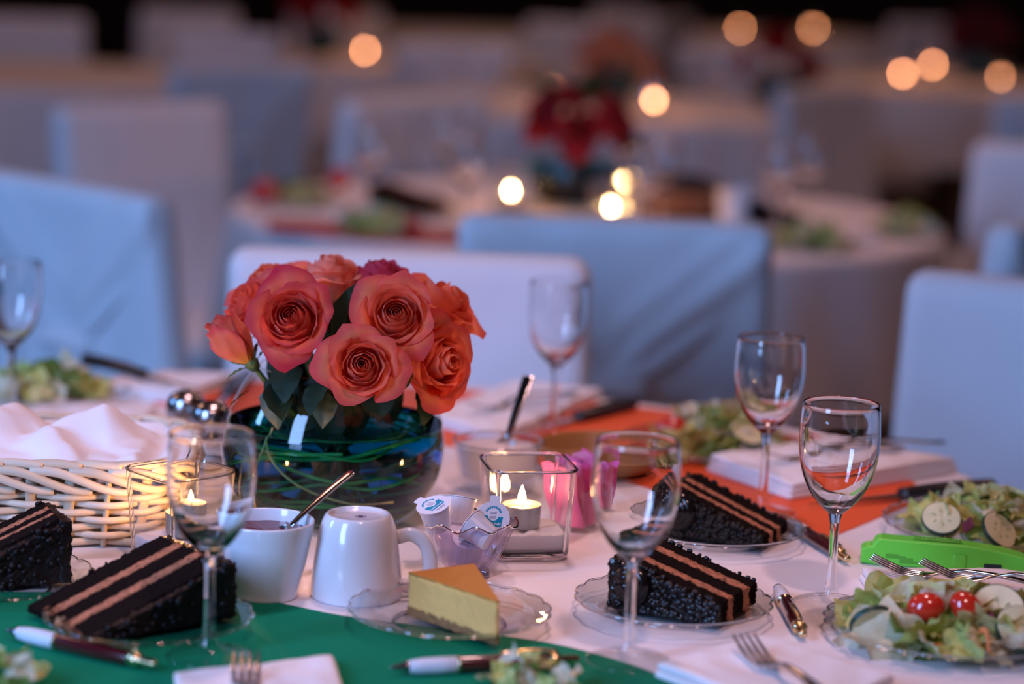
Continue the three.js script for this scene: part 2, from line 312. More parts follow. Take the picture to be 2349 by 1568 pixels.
{
  const inner = smoothProfile([[0.0, 0.006], [0.054, 0.006], [0.074, 0.0115], [0.0957, 0.039], [0.1028, 0.070], [0.1005, 0.095]], 34);
  const water = phys(1, 1, 1, 0, { transmission: 1, thickness: 0.1, ior: 1.33, attenuationDistance: 0.055, specularIntensity: 0.15 }); water.attenuationColor.setRGB(0.012, 0.50, 0.62);
  part('water', lathe([...inner, [0.1006, 0.0957], [0.095, 0.0953], [0.0, 0.0953]], 80), water, vase, 'dark teal tinted water');
}
const willowMat = std(0.24, 0.26, 0.05, 0.5), willowBrown = std(0.13, 0.10, 0.04, 0.6);
const TW = 'curly willow twigs coiled inside the vase';
for (let k = 0; k < 8; k++) {
  const y0 = 0.022 + 0.0085 * k, pts = [], a0 = k * 1.1, turns = 1.1 + 0.3 * R(), tilt = rnd(-0.016, 0.016), ph = R() * 6;
  for (let i = 0; i <= 14; i++) { const a = a0 + turns * 6.28 * i / 14, r = (0.076 + 0.010 * Math.sin(i * 1.7 + k)) * Math.min(1, 0.78 + y0 * 4); pts.push([Math.cos(a) * r, y0 + tilt * Math.sin(a + ph) + 0.004 * Math.sin(i * 2.1 + k), Math.sin(a) * r]); }
  single('willow_twig', ['long green willow twig coiled low', 'thin green willow twig coiled', 'brown willow twig looped', 'pale green curling willow twig'][k % 4] + ' inside the teal vase, coil ' + ['lowest', 'second lowest', 'third from the bottom', 'lower middle', 'upper middle', 'third from the top', 'second highest', 'highest'][k], 'twig', sweep(pts, (q) => 0.0016 * (1 - 0.5 * q) + 0.0004, 90, 6), k % 3 === 2 ? willowBrown : willowMat, [VC[0], Y0, VC[1]], 0, TW);
}
single('willow_twig', 'forked dry tan willow twig leaning against the front of the vase glass', 'twig', mergeGeometries([
  sweep([[-0.066, 0.020, 0.070], [-0.070, 0.05, 0.072], [-0.058, 0.084, 0.074], [-0.052, 0.102, 0.073]], 0.0012, 24, 6),
  sweep([[-0.056, 0.090, 0.074], [-0.052, 0.076, 0.080], [-0.030, 0.056, 0.090], [0.02, 0.038, 0.090], [0.06, 0.036, 0.074]], (q) => 0.0013, 34, 6)]), std(0.30, 0.22, 0.08, 0.6), [VC[0], Y0, VC[1]], 0, TW);

// roses: every petal a mesh of its own
const petalMat = phys(1, 1, 1, 0.75, { vertexColors: true, transmission: 0.42, thickness: 0, specularIntensity: 0.5 });
const leafMat = phys(0.009, 0.026, 0.013, 0.55, { specularIntensity: 0.4 }), leafPale = phys(0.025, 0.055, 0.034, 0.5), stemMat = phys(0.03, 0.085, 0.02, 0.5), sepalMat = phys(0.07, 0.13, 0.03, 0.55);
function petalGeo(P, pal, q, rg) {
  const nu = 14, nv = 14, pos = [], col = [], idx = [], v3 = V(0, 0, 0);
  const s1 = rg() * 20, ruffle = P.t * 0.0042;
  for (let j = 0; j <= nv; j++) for (let i = 0; i <= nu; i++) {
    const u = i / nu * 2 - 1, top = 1 - P.round * Math.pow(Math.abs(u), 2.4) + P.tip * Math.max(0, 1 - Math.abs(u) * 4), vv = j / nv * top;
    const wid = 0.42 + 0.58 * Math.sin(Math.min(1, vv / 0.62) * Math.PI / 2);
    const a = P.ang + u * P.span * wid;
    let rho = 0.004 + (P.R - 0.004) * Math.sin(Math.min(1, vv / 0.6) * Math.PI / 2);
    const over = Math.max(0, vv - 0.58);
    rho += P.curl * P.R * over * over * 5.2 - P.close * P.R * Math.max(0, vv - 0.45);
    rho *= 1 + P.tw * u;
    const curlEdge = P.t > 0.55 ? 0.16 * P.R * Math.pow(Math.abs(u), 4) * vv : 0;
    let y = P.H * vv - P.curl * P.H * over * over * 2.6 - curlEdge * 0.6;
    const n = N3(a * 2.2 + s1, vv * 3, s1) * ruffle * vv;
    rho += n + curlEdge; y += N3(u * 2.1, vv * 2 + s1, 3) * ruffle * 1.3 * vv;
    v3.set(Math.cos(a) * rho, y, Math.sin(a) * rho).applyQuaternion(q); pos.push(v3.x, v3.y, v3.z);
    const e = Math.min(1, Math.pow(Math.abs(u), 3.5) * vv * 1.15 + sstep(0.80, 1.0, vv) * 0.85) * pal.edgeAmt * (0.12 + 0.95 * P.t * P.t), b = sstep(0.40, 0.0, vv) * (0.2 + 0.8 * P.t), st = 0.93 + 0.14 * N3(u * 9 + s1, vv * 2, 1);
    for (let c = 0; c < 3; c++) { let x = pal.mid[c]; x = lerp(x, pal.base[c], b); x = lerp(x, pal.edge[c], e); col.push(x * st); }
  }
  for (let j = 0; j < nv; j++) for (let i = 0; i < nu; i++) { const a = j * (nu + 1) + i, b = a + 1, c = a + nu + 1, d = c + 1; idx.push(a, c, b, b, c, d); }
  const g = new THREE.BufferGeometry(); g.setAttribute('position', new THREE.Float32BufferAttribute(pos, 3)); g.setAttribute('color', new THREE.Float32BufferAttribute(col, 3)); g.setIndex(idx); g.computeVertexNormals(); return g;
}
function leafGeo(len, wid, bend, q) {
  const g = grid(8, 12, (u, v) => { const s = u * 2 - 1, w = wid * Math.sin(Math.PI * Math.pow(v, 0.8)) * (1 + 0.05 * Math.sin(v * 60)); const x = s * w; return [x, -bend * len * v * v + 0.22 * Math.abs(x) + 0.0006 * Math.sin(v * 26) * Math.abs(s), len * v]; });
  g.deleteAttribute('uv'); return g.applyQuaternion(q);
}
const quatTo = (d) => new THREE.Quaternion().setFromUnitVectors(V(0, 1, 0), V(...d).normalize());
const leafQuat = (d, roll = 0) => { const z = V(...d).normalize(), x = V(0, 1, 0).cross(z).normalize(), y = z.clone().cross(x); return new THREE.Quaternion().setFromRotationMatrix(new THREE.Matrix4().makeBasis(x, y, z)).multiply(new THREE.Quaternion().setFromAxisAngle(V(0, 0, 1), roll)); };
// face: centre of the open bloom; axis: the way it looks; size 1 = 78 mm across
function rose(label, face, axis, o = {}) {
  const size = o.size ?? 1, pal = o.pal, open = o.open ?? 1, n = o.n ?? 25, rg = rng(o.seed ?? 1), ax = V(...axis).normalize(), H = 0.048 * size * (o.tall ?? 1);
  const base = V(...face).addScaledVector(ax, -H * 0.86), q = quatTo(axis).multiply(new THREE.Quaternion().setFromAxisAngle(V(0, 1, 0), rg() * 6.28));
  const t = thing('rose', label, 'rose', base.toArray(), 0, o.group);
  for (let i = 0; i < n; i++) {
    const k = i / (n - 1), Rr = (0.0030 + 0.0262 * Math.pow(k, 0.85)) * (0.95 + 0.1 * rg()) * size * (0.62 + 0.38 * open);
    part('petal', petalGeo({ t: k, ang: i * 2.39996 + (rg() - 0.5) * 0.6, R: Rr, H: H * (i < 3 ? 0.95 : lerp(0.97, 1.02, Math.sin(k * 2.6)) - 0.16 * Math.max(0, k - 0.4) * open) * (0.97 + 0.06 * rg()), span: lerp(2.0, 0.98, Math.pow(k, 0.6)) * (0.94 + 0.12 * rg()), curl: (Math.max(0, k - 0.35) * 0.7 + Math.max(0, k - 0.7) * 1.2) * open, close: Math.pow(1 - k, 1.3) * 1.15 + (1 - open) * 0.45, tw: 0.12 - 0.07 * k, round: lerp(0.08, 0.22, k), tip: 0.05 * k * (0.3 + rg()) }, pal, q, rg), petalMat, t);
  }
  part('calyx', lathe([[0, -0.012 * size], [0.005 * size, -0.010 * size], [0.0075 * size, -0.003 * size], [0.006 * size, 0.004 * size], [0, 0.004 * size]], 14).applyQuaternion(q), sepalMat, t);
  if (o.sepals !== 0) for (let k = 0; k < 5; k++) { const a = k * 1.257; part('sepal', leafGeo(0.026 * size, 0.004 * size, 0.25, new THREE.Quaternion()).rotateX(-0.5).translate(0, -0.003, 0.005 * size).rotateY(a).applyQuaternion(q), sepalMat, t); }
  if (o.foot) { const f = V(...o.foot).sub(base), b = ax.clone().multiplyScalar(-0.010 * size); part('stem', sweep([b.toArray(), b.clone().addScaledVector(ax, -0.03).toArray(), f.clone().lerp(b, 0.45).toArray(), f.toArray()], 0.0026, 20, 7), stemMat, t); }
  for (const [p, d, len, wid, roll, pale] of o.leaves ?? []) part('leaf', leafGeo(len, wid, 0.35, leafQuat(d, roll)).translate(p[0] - base.x, p[1] - base.y, p[2] - base.z), pale ? leafPale : leafMat, t);
  return t;
}
const coral = { mid: [0.95, 0.225, 0.095], base: [0.92, 0.34, 0.12], edge: [0.66, 0.016, 0.055], edgeAmt: 0.9 };
const coralRed = { mid: [0.93, 0.155, 0.075], base: [0.88, 0.26, 0.10], edge: [0.54, 0.006, 0.045], edgeAmt: 1.1 };
const peach = { mid: [0.92, 0.32, 0.20], base: [0.90, 0.44, 0.24], edge: [0.84, 0.10, 0.09], edgeAmt: 0.7 };
const magenta = { mid: [0.66, 0.05, 0.10], base: [0.85, 0.28, 0.22], edge: [0.42, 0.008, 0.055], edgeAmt: 1 };
const bud = { mid: [0.82, 0.21, 0.12], base: [0.86, 0.50, 0.11], edge: [0.66, 0.035, 0.08], edgeAmt: 0.9 };
const RG = 'coral roses in the round vase', F = (a, r = 0.045) => [VC[0] + Math.cos(a) * r, Y0 + 0.012, VC[1] + Math.sin(a) * r];
rose('lowest front coral rose, opening straight to the camera above the vase', [-0.131, 0.930, -2.085], [0.03, 0.28, 1], { pal: coral, seed: 3, size: 0.90, group: RG, foot: F(4.4), leaves: [[[-0.165, 0.905, -2.135], [-0.3, -0.25, 0.5], 0.04, 0.016, 0.3, false], [[-0.165, 0.895, -2.135], [-0.1, -0.7, 0.3], 0.032, 0.012, -0.2, true]] });
rose('wide open red-rimmed coral rose, front and leftmost of the two big upper ones', [-0.198, 0.966, -2.118], [-0.10, 0.42, 1], { pal: coralRed, seed: 11, size: 0.99, group: RG, foot: F(4.9), leaves: [[[-0.20, 0.915, -2.16], [-0.15, -0.5, 0.8], 0.04, 0.016, 0.2, false], [[-0.212, 0.895, -2.165], [-0.1, -0.85, 0.4], 0.04, 0.016, 0.2, true]] });
rose('open orange coral rose with spiral heart, above and right of the lowest rose', [-0.104, 0.972, -2.118], [-0.02, 0.42, 1], { pal: coral, seed: 22, size: 0.92, group: RG, foot: F(3.9), leaves: [[[-0.15, 0.985, -2.155], [0.1, -1, 0.35], 0.075, 0.02, 0, false], [[-0.145, 0.965, -2.15], [0.25, -0.9, 0.3], 0.065, 0.02, 0.5, false]] });
rose('coral rose turned sideways at the lower outer edge near the white chair', [-0.056, 0.926, -2.135], [0.72, 0.16, 0.66], { pal: coral, seed: 34, size: 1.0, group: RG, foot: F(2.9), leaves: [[[-0.075, 0.91, -2.165], [0.15, -0.8, 0.2], 0.035, 0.012, 0, false]] });
rose('closed tulip-like coral bud with yellow base at the lowest outer edge', [-0.262, 0.950, -2.15], [-0.62, 0.85, 0.28], { pal: bud, seed: 45, size: 0.92, tall: 1.15, n: 15, open: 0.12, group: RG, foot: F(6.0), leaves: [[[-0.235, 0.892, -2.145], [-0.8, -0.35, 0.4], 0.035, 0.004, 0.4, false], [[-0.215, 0.90, -2.15], [0.3, -0.6, 0.4], 0.035, 0.015, 0.2, false]] });
rose('ragged coral rose facing away above the yellow-based bud', [-0.250, 0.968, -2.20], [-0.72, 0.62, 0.3], { pal: coralRed, seed: 56, size: 0.92, n: 19, group: RG, foot: F(0.3) });
rose('coral rose behind the red-rimmed one at the top corner of the bouquet', [-0.232, 0.983, -2.25], [-0.38, 0.9, 0.25], { pal: coral, seed: 67, size: 0.95, n: 19, group: RG, foot: F(0.8) });
rose('pale peach rose seen from its side at the very top of the bouquet', [-0.172, 0.998, -2.235], [0.02, 1, 0.12], { pal: peach, seed: 78, size: 1.0, n: 20, open: 0.8, group: RG, foot: F(1.3) });
rose('dark pink magenta rose at the top beside the pale peach one', [-0.124, 0.994, -2.24], [0.12, 1, 0.1], { pal: magenta, seed: 89, size: 1.05, n: 19, open: 0.75, group: RG, foot: F(1.8) });
rose('tilted coral rose with flared petals at the top outer edge toward the white chair', [-0.055, 0.975, -2.205], [0.62, 0.78, 0.1], { pal: { ...coral, edgeAmt: 0.9 }, seed: 97, size: 1.08, n: 20, group: RG, foot: F(2.4) });
rose('coral rose hidden deepest at the back of the bouquet', [-0.16, 0.965, -2.31], [0, 0.6, -0.8], { pal: coral, seed: 101, size: 0.95, n: 14, group: RG, foot: F(1.5, 0.03), sepals: 0 });
for (const [x, y, z, dx, dy, dz, l, w, rl, lab] of [
  [-0.205, 0.905, -2.165, -0.2, -0.5, 0.6, 0.038, 0.017, 0.2, 'dark rose leaf under the red-rimmed rose at the vase mouth'], [-0.12, 0.90, -2.165, 0.05, -0.8, 0.4, 0.035, 0.015, 0, 'dark rose leaf below the lowest front rose'],
  [-0.08, 0.90, -2.175, 0.2, -0.75, 0.4, 0.04, 0.014, -0.3, 'dark rose leaf below the sideways rose near the white chair'], [-0.17, 0.93, -2.18, 0, 0.6, 0.6, 0.05, 0.02, 0.1, 'dark rose leaf between the red-rimmed rose and the lowest rose'],
  [-0.143, 0.99, -2.17, 0.0, -0.9, 0.35, 0.08, 0.022, 0.2, 'long dark rose leaf in the gap between the two big upper roses'], [-0.16, 0.885, -2.20, 0.1, -1, 0.25, 0.05, 0.018, 0.6, 'dark rose leaf hanging inside the vase just above the water'], [-0.19, 0.885, -2.19, -0.1, -1, 0.25, 0.045, 0.018, -0.6, 'pale rose leaf pressed against the inside of the vase glass']])
  single('rose_leaf', lab, 'leaf', leafGeo(l, w, 0.3, leafQuat([dx, dy, dz], rl)), lab.startsWith('pale') ? leafPale : leafMat, [x, y, z], 0, 'loose leaves at the vase mouth');

{ // stems and leaves crowd the vase neck
  const q = rng(77), t = thing('rose_greenery', 'bunch of dark green rose leaves filling the neck of the round vase', 'leaves', [VC[0], Y0 + 0.1, VC[1]]);
  for (let k = 0; k < 16; k++) {
    const a = 0.4 + k * 0.393 + (q() - 0.5) * 0.2, r = 0.030 + 0.034 * q(), d = [Math.cos(a) * 0.35, -0.9, Math.sin(a) * 0.35];
    part('leaf', leafGeo(0.045 + 0.02 * q(), 0.018 + 0.006 * q(), 0.25, leafQuat(d, (q() - 0.5) * 1.2)).translate(Math.cos(a) * r, 0.038 + 0.022 * q(), Math.sin(a) * r), leafMat, t);
  }
}

// ---------------------------------------------------------------- square candle holders with tea lights
const squarish = (a, n = 6) => 1 / Math.pow(Math.pow(Math.abs(Math.cos(a)), n) + Math.pow(Math.abs(Math.sin(a)), n), 1 / n);
const waxMat = phys(0.40, 0.30, 0.20, 0.5), wickMat = std(0.02, 0.015, 0.01, 0.9), tinMat = std(0.30, 0.30, 0.31, 0.3, { metalness: 0.8 });
const flameMat = new THREE.MeshStandardMaterial({ color: 0x000000 }); flameMat.emissive.setRGB(1.0, 0.55, 0.23); flameMat.emissiveIntensity = 240; flameMat.name = 'candle flame';
const sandMat = std(0.50, 0.47, 0.50, 0.95);
function holderParts(t, hi) {
  const seg = hi ? 96 : 40, outer = [[0.0, 0.0], [0.028, 0.0], [0.031, 0.003], [0.0325, 0.008], [0.0368, 0.083]], inner = [[0.0345, 0.083], [0.0305, 0.012], [0.028, 0.0085], [0, 0.0085]];
  const m = (a, r, y) => [r * squarish(a), y];
  part('glass_cup', mergeGeometries([lathe([...outer], seg, m), lathe([...inner], seg, m)]), glassPane, t);
  part('rim', lathe([[0.0368, 0.0825], [0.0372, 0.0842], [0.0357, 0.0852], [0.0343, 0.0842], [0.0345, 0.0825], [0.0368, 0.0825]], seg, m), glassSolid, t);
  part('base_slab', lathe([[0.0, 0.0006], [0.0285, 0.0006], [0.0312, 0.0035], [0.0318, 0.0075], [0, 0.0075]], seg, m), glassSolid, t);
  for (let k = 0; k < 4; k++) { const a = Math.PI / 4 + k * Math.PI / 2, f = squarish(Math.PI / 4) * 0.975, c = Math.cos(a) * f, z = Math.sin(a) * f; part('corner_edge', sweep([[c * 0.0318, 0.006, z * 0.0318], [c * 0.0336, 0.04, z * 0.0336], [c * 0.0360, 0.0825, z * 0.0360]], 0.0019, 6, 10), glassSolid, t); }
  if (hi) { const g = lathe([[0, 0.0095], [0.0285, 0.0095], [0.030, 0.013], [0.0304, 0.0235], [0.027, 0.0245], [0.015, 0.024], [0, 0.0245]], 64, (a, r, y) => [r * squarish(a), y + (y > 0.02 && r < 0.03 ? 0.0035 * N3(Math.cos(a) * r * 160, Math.sin(a) * r * 160, t.position.x * 9) : 0)]); const p = part('sand', g, sandMat, t); p.userData.kind = 'stuff'; }
}
function candleParts(t, hi) {
  part('cup', lathe([[0, 0], [0.0165, 0], [0.0172, 0.002], [0.0178, 0.021], [0.0172, 0.021], [0.0166, 0.003], [0, 0.002]], hi ? 40 : 16), tinMat, t);
  part('wax', lathe([[0, 0.003], [0.0163, 0.003], [0.0168, 0.0165], [0.012, 0.0162], [0.003, 0.0158], [0, 0.0158]], hi ? 40 : 16), waxMat, t);
  part('wick', sweep([[0, 0.015, 0], [0.0003, 0.0185, 0], [0.0011, 0.0215, 0]], 0.0007, 6, 6), wickMat, t);
  part('flame', lathe(smoothProfile([[0, 0.0205], [0.0022, 0.0225], [0.0034, 0.026], [0.0028, 0.0305], [0.0011, 0.0355], [0, 0.0385]], 18), 16), flameMat, t);
}
const flameLight = (cd) => { const p = new THREE.PointLight(0xffffff, cd, 0, 2); p.color.setRGB(1.0, 0.36, 0.11); p.position.set(0, 0.0305, 0); p.castShadow = true; p.shadow.radius = 0.15; p.name = 'flame_light'; return p; };
const HG = 'square glass candle holders', CG = 'lit tea lights in square glass holders';
const holder = thing('candle_holder', 'square clear glass candle holder with sand, beside the creamer bowl', 'candle holder', [0.0185, Y0, -2.138], 0.20, HG); holderParts(holder, true); holder.scale.set(1.1, 1.0, 1.1);
const tea = thing('tea_light', 'lit tea light in the square glass holder beside the creamer bowl', 'candle', [0.014, Y0 + 0.025, -2.136], 0, CG); candleParts(tea, true); tea.add(flameLight(0.010));
const holder2 = thing('candle_holder', 'square clear glass candle holder standing cornerwise against the wicker basket', 'candle holder', [-0.283, Y0, -2.062], rad(42), HG); holderParts(holder2, true); holder2.scale.set(1.1, 1.0, 1.1);
const tea2 = thing('tea_light', 'lit tea light in the holder standing against the wicker basket', 'candle', [-0.281, Y0 + 0.025, -2.064], 0.4, CG); candleParts(tea2, true); tea2.add(flameLight(0.022));

// ---------------------------------------------------------------- wicker basket with a bread napkin
{
  const t = thing('wicker_basket', 'pale wicker bread basket lined with a white cloth, beside the candle', 'basket', [-0.462, Y0, -2.194], rad(3)); t.scale.y = 0.9;
  const hw = 0.158, hd = 0.098, rc = 0.055, per = 2 * (hw - rc) * 2 + 2 * (hd - rc) * 2 + 2 * Math.PI * rc;
  function ring(s, off, y) {           // point on a rounded rectangle, s metres round it, starting at the middle of the near side
    s = ((s % per) + per) % per; const L = [hw - rc, Math.PI / 2 * rc, 2 * (hd - rc), Math.PI / 2 * rc, 2 * (hw - rc), Math.PI / 2 * rc, 2 * (hd - rc), Math.PI / 2 * rc, hw - rc]; let k = 0; while (s > L[k]) s -= L[k++];
    const C = (cx, cz, a) => [cx + Math.cos(a) * (rc + off), cz + Math.sin(a) * (rc + off)], w = s / rc, i = hw - rc, d = hd - rc; let p;
    if (k === 0) p = [s, hd + off]; else if (k === 1) p = C(i, d, Math.PI / 2 - w); else if (k === 2) p = [hw + off, d - s]; else if (k === 3) p = C(i, -d, -w); else if (k === 4) p = [i - s, -hd - off];
    else if (k === 5) p = C(-i, -d, -Math.PI / 2 - w); else if (k === 6) p = [-hw - off, -d + s]; else if (k === 7) p = C(-i, d, Math.PI - w); else p = [-i + s, hd + off];
    const lean = 1 + (y - 0.035) * 0.9; return [p[0] * lean, y, p[1] * lean];
  }
  const NS = 28, st = per / NS;
  const wk = [std(0.62, 0.50, 0.36, 0.5), std(0.68, 0.56, 0.42, 0.5), std(0.55, 0.42, 0.29, 0.55)];
  for (let k = 0; k < NS; k++) part('stake', sweep([ring(k * st, -0.001, 0.003), ring(k * st, 0, 0.035), ring(k * st, 0.0005, 0.070)], [0.0055, 0.0028], 8, 8, V(Math.cos(k), 0, Math.sin(k))), wk[2], t);
  for (let r = 0; r < 7; r++) {
    const pts = []; for (let i = 0; i < NS * 6; i++) { const s = i / 6, off = Math.cos(Math.PI * s + r * Math.PI) * 0.0048; pts.push(ring(s * st, off, 0.0065 + r * 0.0077 + 0.0006 * N3(s * 1.3, r * 3, 1))); }
    part('weaver', sweep(pts, (q) => 0.0037 + 0.0004 * N3(q * 90, r, 0), NS * 8, 7, undefined, true), wk[r % 2], t);
  }
  for (let k = 0; k < NS; k++) {
    const pts = []; for (let i = 0; i <= 8; i++) { const q = i / 8, s = (k + q * 2.6) * st; pts.push(ring(s, 0.0035 + 0.0045 * Math.sin(q * Math.PI), 0.080 - 0.021 * sstep(0.15, 0.95, q))); }
    part('rim_strand', sweep(pts, (q) => 0.0052 * (1 - 0.25 * q), 22, 8), wk[k % 2], t);
    const tp = []; for (let i = 0; i <= 6; i++) { const q = i / 6, s = (k - 0.2 + q * 1.5) * st; tp.push(ring(s, -0.001 + 0.004 * q, 0.0835 + 0.003 * Math.sin(q * 3.1))); }
    part('rim_strand', sweep(tp, 0.0048, 14, 8), wk[(k + 1) % 2], t);
  }
  part('base_mat', rbox(2 * hw - 0.03, 0.006, 2 * hd - 0.03, 0.003, 8, 2, 8).translate(0, 0.004, 0), wk[2], t);
  const peaks = [[-0.13, 0.02, 0.052, 0.06], [-0.075, 0.05, 0.040, 0.05], [-0.02, -0.02, 0.050, 0.07], [0.045, 0.035, 0.034, 0.05], [0.085, -0.01, 0.056, 0.055], [0.125, 0.04, 0.030, 0.04], [-0.05, -0.05, 0.052, 0.06]];
  const folds = (x, z) => { let h = 0; peaks.forEach(([px, pz, ph, w], k) => { const a = k * 1.9, dx = (x - px) * Math.cos(a) + (z - pz) * Math.sin(a), dz = -(x - px) * Math.sin(a) + (z - pz) * Math.cos(a); h = Math.max(h, ph * 0.6 * (1 - Math.abs(dx) / w - 0.45 * Math.abs(dz) / w)); }); return h + 0.012 * N3(x * 22, z * 22, 3) - 0.010 * Math.abs(N3(x * 14 + z * 9, z * 13, 8)); };
  const nap = grid(90, 60, (u, v) => {
    const a = (u - 0.5) * 2, b = (v - 0.5) * 2, m = Math.max(Math.abs(a), Math.abs(b)), e = sstep(1.0, 0.55, m), x = a * 0.157 * (1 - 0.05 * sstep(0.6, 1, Math.abs(b))), z = b * 0.097;
    return [x, 0.070 + e * 0.012 + Math.max(0, folds(x, z)) * sstep(1.0, 0.8, m) * 0.95 + 0.012 * sstep(0.85, 0.97, m), z];
  });
  const n = single('bread_napkin', 'crumpled white cloth napkin with soft peaks lying in the wicker basket', 'napkin', nap, napkinWhite, [-0.462, Y0 - 0.006, -2.194], rad(3));
}

// ---------------------------------------------------------------- cups, bowls and spoons in the middle of the table
{
  const t = thing('coffee_cup', 'white china cup full of dark red sauce with a spoon standing in it', 'cup', [-0.200, Y0, -1.965]); t.scale.set(0.98, 0.93, 0.98);
  const out = smoothProfile([[0, 0.0025], [0.022, 0.0025], [0.0245, 0.0], [0.0275, 0.001], [0.029, 0.008], [0.0355, 0.036], [0.0405, 0.064], [0.0412, 0.0705]], 40);
  part('body', lathe([...out, [0.0405, 0.0716], [0.0392, 0.0705], ...smoothProfile([[0.0385, 0.064], [0.033, 0.036], [0.026, 0.010], [0, 0.007]], 20)], 72), china, t);
  part('sauce', lathe([[0, 0.0605], [0.037, 0.0605], [0.0377, 0.0600], [0.0377, 0.055], [0, 0.055]], 48, (a, r, y) => [r, y + (y > 0.06 ? 0.0008 * N3(Math.cos(a) * r * 120, Math.sin(a) * r * 120, 2) : 0)]), phys(0.11, 0.005, 0.010, 0.15, { specularIntensity: 0.6 }), t, 'dark red sauce');
}
function spoon(label, from, to, yFrom, yTo, bowlLen, wide = 1, group) {     // bowl end first
  const L = Math.hypot(to[0] - from[0], yTo - yFrom, to[1] - from[1]), t = thing('spoon', label, 'spoon', [from[0], yFrom, from[1]], 0, group);
  const d = V(to[0] - from[0], yTo - yFrom, to[1] - from[1]).normalize(), q = leafQuat(d.toArray());
  part('bowl', lathe(smoothProfile([[0, -0.006], [0.5, -0.0045], [0.9, -0.0012], [1, 0.0], [0.96, 0.0002], [0.85, -0.0006], [0.45, -0.0035], [0, -0.0048]], 24), 28).scale(0.013, 1, bowlLen / 2).translate(0, 0, 0).applyQuaternion(q), steel, t);
  part('handle', sweep([[0, 0, bowlLen * 0.48], [0, 0.0008, bowlLen * 0.5 + (L - bowlLen * 0.5) * 0.25], [0, 0.0010, L * 0.7], [0, 0, L]], (k) => [(0.0032 + 0.0024 * k) * wide, 0.0015], 20, 10, V(0, 1, 0)).applyQuaternion(q), steel, t);
  return t;
}
spoon('steel spoon with a ribbed handle standing in the red sauce cup', [-0.186, -1.967], [-0.132, -2.001], Y0 + 0.055, Y0 + 0.101, 0.018, 1.15);
{
  const t = thing('coffee_mug', 'upside-down white china mug with its handle toward the creamer bowl', 'mug', [-0.124, Y0, -1.976], rad(6));
  const out = smoothProfile([[0.0385, 0.0008], [0.0388, 0.004], [0.0375, 0.022], [0.0348, 0.044], [0.0325, 0.057], [0.0300, 0.0655], [0.0278, 0.0700], [0.0262, 0.0716]], 40);
  part('body', lathe([...smoothProfile([[0, 0.064], [0.028, 0.060], [0.033, 0.035], [0.0362, 0.0008]], 20), [0.0374, 0], ...out, [0.0245, 0.0716], [0.0232, 0.0704], [0.0225, 0.0686], [0.0, 0.0684]], 80), china, t);
  part('handle', sweep([[0.0335, 0.051, 0], [0.045, 0.0535, 0], [0.0565, 0.046, 0], [0.0615, 0.031, 0], [0.059, 0.016, 0], [0.050, 0.0085, 0], [0.0372, 0.0095, 0]], [0.0062, 0.0038], 40, 12, V(0, 0, 1)), china, t);
  const cv = document.createElement('canvas'); cv.width = cv.height = 128; const c = cv.getContext('2d'); c.fillStyle = '#cfd0dc'; c.fillRect(0, 0, 128, 128); c.fillStyle = '#4a4c60';
  c.beginPath(); c.arc(64, 62, 15, 0, 7); c.fill(); for (let k = 0; k < 11; k++) { const a = Math.PI + k * Math.PI / 10; c.fillRect(64 + Math.cos(a) * 25 - 3, 64 + Math.sin(a) * 22 - 4, 6, 8); } c.fillRect(38, 80, 52, 4); c.fillRect(44, 88, 40, 4);
  const tx = new THREE.CanvasTexture(cv); tx.colorSpace = THREE.SRGBColorSpace;
  part('stamp', new THREE.CircleGeometry(0.0115, 28).rotateX(-Math.PI / 2).translate(0.002, 0.06855, 0), phys(1, 1, 1, 0.2, { map: tx }), t, 'grey maker stamp printed on the base');
}
{
  const t = thing('creamer_bowl', 'small clear ribbed glass bowl with a wavy rim, full of creamer cups', 'bowl', [-0.031, Y0, -2.052]);
  const creamGlass = phys(0.84, 0.80, 0.88, 0.03, { transmission: 1, thickness: 0, ior: 1.6 });
  const wave = (a, r, y, k) => { const h = y / 0.05, f = Math.cos(12 * (a + 0.9 * h)); return [r * (1 + 0.034 * f * Math.min(1, h * 1.4)), y + 0.0028 * sstep(0.8, 1, h) * Math.cos(8 * a + 1)]; };
  part('glass', lathe(smoothProfile([[0, 0.002], [0.016, 0.002], [0.0185, 0.0], [0.0195, 0.002], [0.0192, 0.0065], [0.023, 0.011], [0.031, 0.028], [0.0385, 0.0445], [0.0415, 0.0502]], 40), 144, wave), creamGlass, t);
  part('inside', lathe(smoothProfile([[0, 0.008], [0.018, 0.010], [0.0285, 0.029], [0.036, 0.0450], [0.0402, 0.0502]], 30), 144, wave), creamGlass, t);
  part('rim', lathe([[0.0402, 0.0500], [0.0410, 0.0512], [0.0417, 0.0500], [0.0410, 0.0490], [0.0402, 0.05]], 120, wave), phys(0.6, 0.5, 0.58, 0.0, { transmission: 1, thickness: 0.01, ior: 1.5 }), t, 'wavy rim');
  part('foot_ring', lathe([[0, 0.0005], [0.0182, 0.0005], [0.0188, 0.0055], [0.0, 0.0065]], 48), glassSolid, t);
}
const creamPlastic = phys(0.80, 0.80, 0.88, 0.35, { transmission: 0.3, thickness: 0 });
